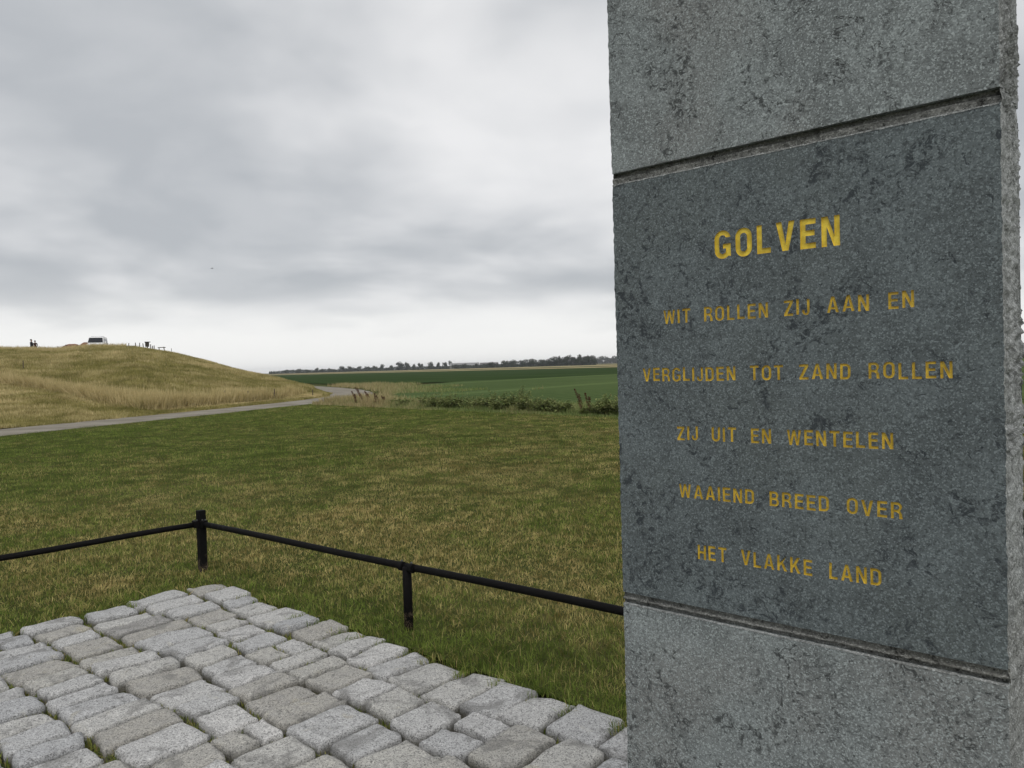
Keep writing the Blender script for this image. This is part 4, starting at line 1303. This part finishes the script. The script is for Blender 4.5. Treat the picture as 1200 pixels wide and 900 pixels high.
def build_trees():
    k = 600
    # the close dark row right of centre
    for q, d, w, h in [(545, 800, 5, 5.5), (560, 800, 5, 5.2), (577, 760, 6, 6.3), (592, 760, 8, 7.6), (603, 760, 9, 7.8), (614, 740, 8, 7.8), (624, 740, 9, 8.2), (635, 740, 8, 7.6), (645, 720, 9, 8), (655, 720, 10, 9.5), (664, 700, 9, 9.5), (672, 700, 10, 9.8), (681, 690, 9, 9.8), (689, 690, 9, 10), (696, 690, 8, 9.5)]:
        o = far_tree(q, d, w * 1.25, h, 'dark rounded tree in the dense row beyond the pale stubble', k); o['group'] = 'tree row beyond the stubble'; k += 1
    for q, d, w, h in [(337, 1000, 7, 4.5), (350, 1000, 7, 5), (360, 1000, 6, 4), (372, 1000, 6, 5.5), (378, 1000, 4, 4.2), (386, 1000, 4, 4.8), (402, 1000, 9, 6), (412, 1000, 9, 6), (421, 1000, 8, 6), (431, 1000, 7, 5.5), (441, 1000, 6, 6), (449, 1000, 6, 7), (459, 1000, 6, 6), (478, 950, 6, 8), (486, 950, 5, 6), (494, 950, 6, 7.2), (506, 920, 6, 7.5), (515, 920, 5, 7), (522, 920, 5, 7.2), (529, 920, 6, 8)]:
        o = far_tree(q, d, w * 1.3, h * 1.3, 'small hazy tree in the long loose line on the horizon', k); o['group'] = 'loose tree line on the horizon'; k += 1
    far_tree(469, 950, 13, 11, 'broad dark tree standing tallest in the loose horizon line', k); k += 1
    far_tree(656.5, 700, 3.0, 10.6, 'slim tree rising above the crowns of the dense row', k); k += 1
    for q in (704, 713, 722, 731, 742, 753, 764):
        o = far_tree(q, 1500, 24, 15, 'pale hazy tree of the far wood behind the dense row', k); o['group'] = 'far wood'; k += 1
    for q, d, w, h in [(1175, 320, 8, 4.6), (1190, 320, 8, 4.2), (1203, 320, 8, 5), (1218, 320, 9, 4.6), (1236, 320, 9, 5.2)]:
        o = far_tree(q, d, w, h, 'dark hedgerow tree beyond the stubble to the right of the pillar', k); o['group'] = 'hedgerow right of the pillar'; k += 1
    # low hedge that closes the fields: one mass
    g = np.random.default_rng(8)
    n = 26000
    q = g.random(n) * 450 + 316; d = np.interp(q, [318, 480, 560, 698, 700, 770], [1040, 980, 850, 740, 1520, 1500]) + g.normal(0, 6, n)
    x = (q - 600) / F * d; hh = (2.6 + 1.8 * vnoise(q * 0.11, q * 0, 4)) * g.random(n)
    P = np.empty((n, 3, 3)); c = np.stack([x, d, hh], 1)
    for i in range(3): P[:, i] = c + g.normal(0, 0.55, (n, 3))
    P[:, :, 2] = np.maximum(P[:, :, 2], -0.05)
    tag(np_mesh('hedge', P.reshape(-1, 3), np.arange(n * 3).reshape(-1, 3), M['tree_leaf'], dict(rnd=np.repeat(g.random(n), 3), dry=np.zeros(n * 3), tip=np.ones(n * 3))), 'long low dark hedge along the far side of the fields', 'hedge', kind='stuff')


build_trees()


def farm(q, depth, w, dp, wall_h, ridge, label, wall, roof, rz=0.0):
    root = empty('farm_building', ((q - 600) / F * depth, depth, 0), rz); tag(root, label, 'building')
    bm = bmesh.new(); box_bm(bm, (0, 0, wall_h / 2 - .1), (w, dp, wall_h + .2))
    for sx in (-1, 1):
        a = [bm.verts.new(p) for p in ((sx * w / 2, -dp / 2, wall_h), (sx * w / 2, dp / 2, wall_h), (sx * w / 2, 0, ridge))]; bm.faces.new(a)
    from_bm('wall', bm, wall, root)
    e, th = 0.35, 0.2
    vs = []
    for sx in (-1, 1):
        x = sx * (w / 2 + e)
        vs += [(x, -dp / 2 - e, wall_h - e * .5), (x, 0, ridge + .05), (x, dp / 2 + e, wall_h - e * .5), (x, dp / 2 + e, wall_h - e * .5 + th), (x, 0, ridge + .05 + th), (x, -dp / 2 - e, wall_h - e * .5 + th)]
    fs = [(i, (i + 1) % 6, (i + 1) % 6 + 6, i + 6) for i in range(6)] + [(5, 4, 3, 2, 1, 0), (6, 7, 8, 9, 10, 11)]
    mesh_obj('roof', vs, fs, roof, root)
    for k in range(max(2, int(w / 5))):
        bm = bmesh.new(); box_bm(bm, (-w / 2 + (k + .5) * w / max(2, int(w / 5)), -dp / 2 - 0.03, wall_h * .55), (1.1, .08, 1.1)); from_bm('window', bm, M['glass_dark'], root)
    bm = bmesh.new(); box_bm(bm, (w * .12, -dp / 2 - 0.035, 1.0), (1.6, .09, 2.0)); from_bm('door', bm, M['glass_dark'], root)


M['glass_dark'] = plain('dark_glass', (0.02, 0.022, 0.025), 0.15)
farm(545, 900, 34, 12, 3.2, 6.2, 'long low farm shed with grey roof among the horizon trees', plain('shed_wall', (0.34, 0.32, 0.29), .8), plain('shed_roof', (0.22, 0.22, 0.22), .7))
farm(574, 860, 20, 11, 3.0, 5.6, 'smaller farm house with dark roof beside the long shed', plain('house_wall', (0.26, 0.25, 0.23), .8), plain('house_roof', (0.12, 0.115, 0.115), .7))

# ------------------------------------------------------------------ on the hill top
def ground_at(q, depth):
    x = (q - 600) / F * depth
    return Vector((x, depth, float(hill_h(np.array([x]), np.array([float(depth)]))[0])))


def build_van():
    root = empty('van', ground_at(116.5, 99), math.radians(20)); tag(root, 'white van parked on the hill top beside the brown earth heap', 'van')
    white = NT('white_van_paint'); white.color((0.78, 0.78, 0.77)); white.rough(0.3); white = white.m
    W, L = 0.93, 4.6
    # side profile, front at -y
    prof = [(-2.3, .45), (-2.33, .85), (-2.2, 1.02), (-1.62, 1.14), (-0.95, 1.86), (-.5, 1.98), (2.15, 1.96), (2.3, 1.75), (2.33, .5), (2.25, .32), (-2.2, .32)]
    vs, fs = [], []
    nx = 7
    for i in range(nx):
        s = -1 + 2 * i / (nx - 1)
        for (y, z) in prof:
            nar = W * (1 - 0.13 * max(0, (z - 1.05)) / .9) * (1 - 0.04 * max(0, (-y - 1.6)))
            crown = 0.05 * (1 - abs(s) ** 3) * (1 if z > 1.8 else 0)
            bow = -0.10 * (1 - s * s) if y < -1.5 else 0
            vs.append((s * nar, y + bow, z + crown))
    m = len(prof)
    for i in range(nx - 1):
        for j in range(m): fs.append((i * m + j, i * m + (j + 1) % m, (i + 1) * m + (j + 1) % m, (i + 1) * m + j))
    fs += [tuple(range(m))[::-1], tuple((nx - 1) * m + j for j in range(m))]
    mesh_obj('body', vs, fs, white, root, smooth=False)
    gl = M['glass_dark']
    # windscreen lies on the slope between bonnet and roof
    vs = []
    for t, wv in ((0.06, .86), (0.94, .76)):
        y = -1.62 + .67 * t; z = 1.14 + .72 * t
        for s in (-1, -.5, 0, .5, 1): vs.append((s * wv, y - 0.10 * (1 - s * s) - .03, z + .03))
    mesh_obj('windscreen', vs, [(i, i + 1, i + 6, i + 5) for i in range(4)], gl, root, True)
    for sx in (-1, 1):
        for (y0, y1) in ((-1.1, -.15), (-.02, 1.0), (1.12, 2.05)):
            x0, x1 = W * .985 + .012, W * .905 + .012
            mesh_obj('window', [(sx * x0, y0 - (.25 if y0 < -1 else 0), 1.18), (sx * x0, y1, 1.18), (sx * x1, y1, 1.74), (sx * x1, y0 + (.22 if y0 < -1 else 0), 1.74)], [(0, 1, 2, 3)], gl, root)
        bm = bmesh.new(); box_bm(bm, (sx * .70, -2.30, .86), (.34, .14, .18), .03); from_bm('headlight', bm, plain('lamp_glass', (.6, .62, .62), .15), root, True)
        bm = bmesh.new(); box_bm(bm, (sx * 1.06, -1.12, 1.22), (.16, .10, .26), .03); from_bm('mirror', bm, white, root, True)
        for y in (-1.5, 1.5):
            bm = bmesh.new(); tube_bm(bm, [(sx * .72, y, .33), (sx * .76, y, .33), (sx * .92, y, .33), (sx * .95, y, .33)], [.29, .33, .33, .29], 20)
            wh = from_bm('wheel', bm, plain('tyre', (.02, .02, .02), .8), root, True)
            bm = bmesh.new(); tube_bm(bm, [(sx * .94, y, .33), (sx * .965, y, .33)], .19, 14); from_bm('rim', bm, M['bolt'], wh)
    bm = bmesh.new(); box_bm(bm, (0, -2.40, .50), (1.75, .16, .26), .04); from_bm('bumper', bm, plain('bumper', (.05, .05, .05), .6), root)
    bm = bmesh.new(); box_bm(bm, (0, -2.42, .82), (.9, .10, .14), .02); from_bm('grille', bm, plain('grille', (.03, .03, .03), .5), root)
    bm = bmesh.new(); box_bm(bm, (0, .6, 2.05), (1.3, 1.6, .05), .01); from_bm('roof_rack', bm, plain('rack', (.42, .43, .45), .5), root)


build_van()


def build_person(q, depth, height, label, coat, trousers, turn, seed, arm):
    loc = ground_at(q, depth)
    k = height / 1.75
    root = empty('person', loc, turn); tag(root, label, 'person', 'walkers on the hill top')
    J = {}
    V_, E_, R_ = [], [], []
    def v(n, p, r): J[n] = len(V_); V_.append((p[0] * k, p[1] * k, p[2] * k)); R_.append(r if isinstance(r, tuple) else (r, r))
    def e(a, b): E_.append((J[a], J[b]))
    v('pel', (0, 0, .95), (.16, .12)); v('waist', (0, 0, 1.10), (.145, .11)); v('chest', (0, .01, 1.30), (.175, .12)); v('neck0', (0, 0, 1.46), (.07, .065)); v('neck', (0, -.01, 1.52), (.055, .055)); v('jaw', (0, -.03, 1.59), (.075, .085)); v('head', (0, -.01, 1.67), (.082, .10)); v('top', (0, .0, 1.735), (.05, .06))
    for a, b in zip(('pel', 'waist', 'chest', 'neck0', 'neck', 'jaw', 'head'), ('waist', 'chest', 'neck0', 'neck', 'jaw', 'head', 'top')): e(a, b)
    v('nose', (0, -.115, 1.635), .014); e('jaw', 'nose')
    for s, n in ((-1, 'l'), (1, 'r')):
        v(n + 'sh', (s * .19, 0, 1.41), .062); v(n + 'el', (s * .25, arm[0], 1.14), .048); v(n + 'wr', (s * (.20 if arm[1] else .27), arm[0] + arm[1], .93 + abs(arm[1]) * .7), .032); v(n + 'ha', (s * (.18 if arm[1] else .27), arm[0] + arm[1] * 1.35, .86 + abs(arm[1]) * .8), (.03, .04))
        e('chest', n + 'sh'); e(n + 'sh', n + 'el'); e(n + 'el', n + 'wr'); e(n + 'wr', n + 'ha')
        for f in range(4):
            v(n + 'f%d' % f, (J and V_[J[n + 'ha']][0] / k + s * 0.004, V_[J[n + 'ha']][1] / k - .036 + .022 * f, V_[J[n + 'ha']][2] / k - .095 + .008 * abs(f - 1)), .009); e(n + 'ha', n + 'f%d' % f)
        v(n + 'th', (V_[J[n + 'ha']][0] / k - s * .01, V_[J[n + 'ha']][1] / k - .06, V_[J[n + 'ha']][2] / k - .03), .010); e(n + 'ha', n + 'th')
        v(n + 'hip', (s * .09, 0, .88), .095); v(n + 'kn', (s * .10, -.03 * s, .49), .062); v(n + 'an', (s * .10, .02 * s, .09), .042); v(n + 'toe', (s * .115, -.15 + .02 * s, .035), (.042, .03))
        e('pel', n + 'hip'); e(n + 'hip', n + 'kn'); e(n + 'kn', n + 'an'); e(n + 'an', n + 'toe')
    me = bpy.data.meshes.new('body'); me.from_pydata(V_, E_, [])
    o = bpy.data.objects.new('body', me); link(o, root)
    md = o.modifiers.new('skin', 'SKIN')
    md.use_smooth_shade = True
    for i, sv in enumerate(me.skin_vertices[0].data):
        sv.radius = (R_[i][0] * k, R_[i][1] * k); sv.use_root = (i == 0)
    ss = o.modifiers.new('sub', 'SUBSURF'); ss.levels = 1; ss.render_levels = 1
    dg = bpy.context.evaluated_depsgraph_get(); dg.update()
    nm = bpy.data.meshes.new_from_object(o.evaluated_get(dg))
    o.modifiers.clear(); o.data = nm; nm.materials.clear()
    skin = plain('skin', (.45, .28, .21), .6); c = plain('coat', coat, .9); t = plain('trousers', trousers, .9); sh = plain('shoe', (.03, .025, .02), .6)
    for mm in (c, t, skin, sh): nm.materials.append(mm)
    for p in nm.polygons:
        z = p.center.z / k; x = abs(p.center.x) / k
        p.material_index = 2 if z > 1.50 or (x > .165 and z < .93 + abs(arm[1]) * .72 and z > .70) else 3 if z < .10 else 1 if z < .93 and x < .22 else 0
    bm = bmesh.new(); bmesh.ops.create_uvsphere(bm, u_segments=14, v_segments=10, radius=1)
    for w_ in list(bm.verts):
        w_.co = Vector((w_.co.x * .098, w_.co.y * .115 + .018, w_.co.z * .10 + 1.685)) * k
    bmesh.ops.delete(bm, geom=[w_ for w_ in bm.verts if (w_.co.y < -.045 * k and w_.co.z < 1.70 * k) or w_.co.z < 1.60 * k], context='VERTS')
    from_bm('hair', bm, plain('hair', (.03, .022, .016), .8), root, True)
    for s in (-1, 1):
        bm = bmesh.new(); bmesh.ops.create_uvsphere(bm, u_segments=8, v_segments=6, radius=.013 * k)
        for w_ in bm.verts: w_.co += Vector((s * .032 * k, -.098 * k, 1.655 * k))
        from_bm('eye', bm, plain('eye', (.03, .025, .02), .3), root, True)


build_person(39.2, 93, 1.80, 'taller walker in dark jacket on the hill top', (.022, .020, .024), (.03, .03, .035), math.radians(150), 1, (-.02, -.16))
build_person(43.6, 93.6, 1.68, 'shorter walker in dark brown jacket beside the taller one on the hill top', (.055, .028, .02), (.028, .028, .03), math.radians(205), 2, (-.02, -.12))


def build_hilltop():
    M['old_wood'] = plain('old_wood', (.085, .07, .055), .9); M['wire'] = plain('wire', (.10, .10, .10), .5)
    M['heap'] = m_far_ground('earth_heap', ((.15, .075, .05), (.22, .12, .08), (.28, .18, .12)), .6, 5, .1)
    g = random.Random(3)
    # brown earth heaps
    for q, d, rx, ry, h, lab in ((87, 94, 1.75, 1.6, 1.2, 'large brown earth heap on the hill top beside the white van'), (102, 97, 1.0, .9, 1.45, 'small earth heap between the large heap and the white van')):
        c = ground_at(q, d); vs, fs = [], []
        n, m = 26, 9
        for j in range(m):
            t = j / (m - 1)
            for i in range(n):
                a = 2 * math.pi * i / n; r = (1 - t ** 1.6) if j < m - 1 else 0.02
                z = h * math.sin(t * math.pi / 2) + .10 * mnoise.noise(Vector((math.cos(a) * 2 + q, math.sin(a) * 2, t * 3)))
                vs.append((math.cos(a) * rx * r * (1 + .1 * mnoise.noise(Vector((math.cos(a), math.sin(a), t + q)))), math.sin(a) * ry * r, z - .15))
        for j in range(m - 1):
            for i in range(n): fs.append((j * n + i, j * n + (i + 1) % n, (j + 1) * n + (i + 1) % n, (j + 1) * n + i))
        fs.append(tuple((m - 1) * n + i for i in range(n)))
        o = mesh_obj('earth_heap', vs, fs, M['heap'], smooth=True); o.location = c; tag(o, lab, 'heap')

    def post(root, p, h, r=.045, name='post'):
        bm = bmesh.new(); lx, ly = g.gauss(0, .02), g.gauss(0, .02)
        tube_bm(bm, [p - Vector((0, 0, .25)), p + Vector((lx, ly, h * .5)), p + Vector((lx * 2, ly * 2, h)), p + Vector((lx * 2, ly * 2, h + .02))], [r, r, r * .95, r * .6], 8)
        return from_bm(name, bm, M['old_wood'], root)

    def fence(qs, d, h, label, wires, r=.045):
        base = ground_at(qs[0], d); root = empty('post_fence', base); tag(root, label, 'fence', None)
        pts = []
        for q in qs:
            p = ground_at(q, d) - base; hh = h * g.uniform(.85, 1.15); post(root, p, hh, r); pts.append((p, hh))
        for w in wires:
            bm = bmesh.new(); tube_bm(bm, [p + Vector((0, -.05, hh * w)) for p, hh in pts], .009, 5); from_bm('wire', bm, M['wire'], root)
    fence([34, 45.5, 55.6, 69.6, 80, 93.6], 83, .62, 'wire fence on thin posts along the hill top below the walkers', (.9, .5))
    fence([128.5, 134.3, 152.4, 161.4, 165.6, 170.4], 85.5, .66, 'line of thin wooden posts on the crest beside the white van', (.6,))
    fence([178.4, 180.4, 182.6], 84, .62, 'three short posts on the crest beside the dark box', (.6,))
    # dark box with an overhanging lid on a short post
    c = ground_at(174.6, 84); root = empty('waste_bin', c, .3); tag(root, 'dark box shaped litter bin with lid on the hill crest', 'bin')
    bm = bmesh.new(); vs_ = box_bm(bm, (0, 0, .62), (.36, .36, .48), .02)
    from_bm('body', bm, plain('bin_body', (.05, .045, .035), .7), root)
    bm = bmesh.new(); box_bm(bm, (.04, 0, .90), (.56, .46, .07), .02); from_bm('lid', bm, plain('bin_lid', (.035, .033, .03), .6), root)
    bm = bmesh.new(); tube_bm(bm, [(0, 0, -.3), (0, 0, .38)], .05, 8); from_bm('post', bm, M['old_wood'], root)
    # bar barrier further down the crest
    a = ground_at(188.5, 82.5); root = empty('bar_barrier', a); tag(root, 'wooden bar barrier on two posts going down the crest', 'barrier')
    b = ground_at(194.6, 82.5) - a; p0 = Vector((0, 0, 0)); post(root, p0, .42); post(root, b, .66)
    top = b.z + .60
    bm = bmesh.new(); tube_bm(bm, [Vector((-.12, -.05, top)), Vector((b.x + .14, -.05, top))], .04, 8); from_bm('rail', bm, M['old_wood'], root)
    for q, d, h, lab in ((202.6, 81.8, .62, 'lone thin post at the lower end of the crest'), (28.4, 47.5, .55, 'lone dark post standing on the lower hill slope above the bench'), (263, 36.2, .50, 'thin dark post in the tall dry grass at the wide part of the hill foot'), (290, 37.4, .48, 'thin dark post in the tall dry grass midway along the hill foot'), (321, 39.6, .5, 'thin dark post in the tall dry grass towards the path bend'), (366, 43.4, .36, 'thin dark post in the tall dry grass nearest the path bend')):
        c = ground_at(q, d); bm = bmesh.new(); tube_bm(bm, [(0, 0, -.25), (.01, 0, h * .6), (.015, 0, h), (.015, 0, h + .02)], [.028, .028, .026, .015], 8)
        o = from_bm('marker_post', bm, M['old_wood']); o.location = c; tag(o, lab, 'post')


build_hilltop()


def build_bird():
    p = at_depth(248.5, 314.5, 120.0)
    root = empty('bird', p, .5); tag(root, 'small dark bird flying in the grey sky above the hill', 'bird')
    dark = plain('bird_plumage', (.05, .05, .055), .8)
    bm = bmesh.new()
    tube_bm(bm, [(-.24, 0, -.01), (-.16, 0, 0), (-.05, 0, .0), (.06, 0, .01), (.13, 0, .02), (.17, 0, .025), (.205, 0, .015)], [.012, .022, .042, .042, .026, .024, .004], 8)
    from_bm('body', bm, dark, root, True)
    for s in (-1, 1):
        vs = [(.08, 0, .02), (.10, s * .14, .07), (.02, s * .34, .05), (-.03, s * .30, .045), (-.02, s * .13, .06), (-.06, 0, .015)]
        vs2 = [(x, y, z - .008) for x, y, z in vs]; n = 6
        fs = [tuple(range(n)), tuple(range(2 * n - 1, n - 1, -1))] + [(i, i + n, (i + 1) % n + n, (i + 1) % n) for i in range(n)]
        mesh_obj('wing', vs + vs2, fs, dark, root)


build_bird()


def build_haze():
    bm = bmesh.new(); box_bm(bm, (0, 0, 9), (7000, 7000, 22))
    m = bpy.data.materials.new('haze_air'); m.use_nodes = True; nt = m.node_tree; nt.nodes.clear()
    out = nt.nodes.new('ShaderNodeOutputMaterial'); v = nt.nodes.new('ShaderNodeVolumePrincipled')
    v.inputs['Color'].default_value = (.93, .96, 1.0, 1); v.inputs['Density'].default_value = 0.00017; v.inputs['Anisotropy'].default_value = 0.2
    nt.links.new(v.outputs[0], out.inputs['Volume'])
    o = from_bm('haze', bm, m); o.location = (0, 0, 0); tag(o, kind='stuff')


build_haze()
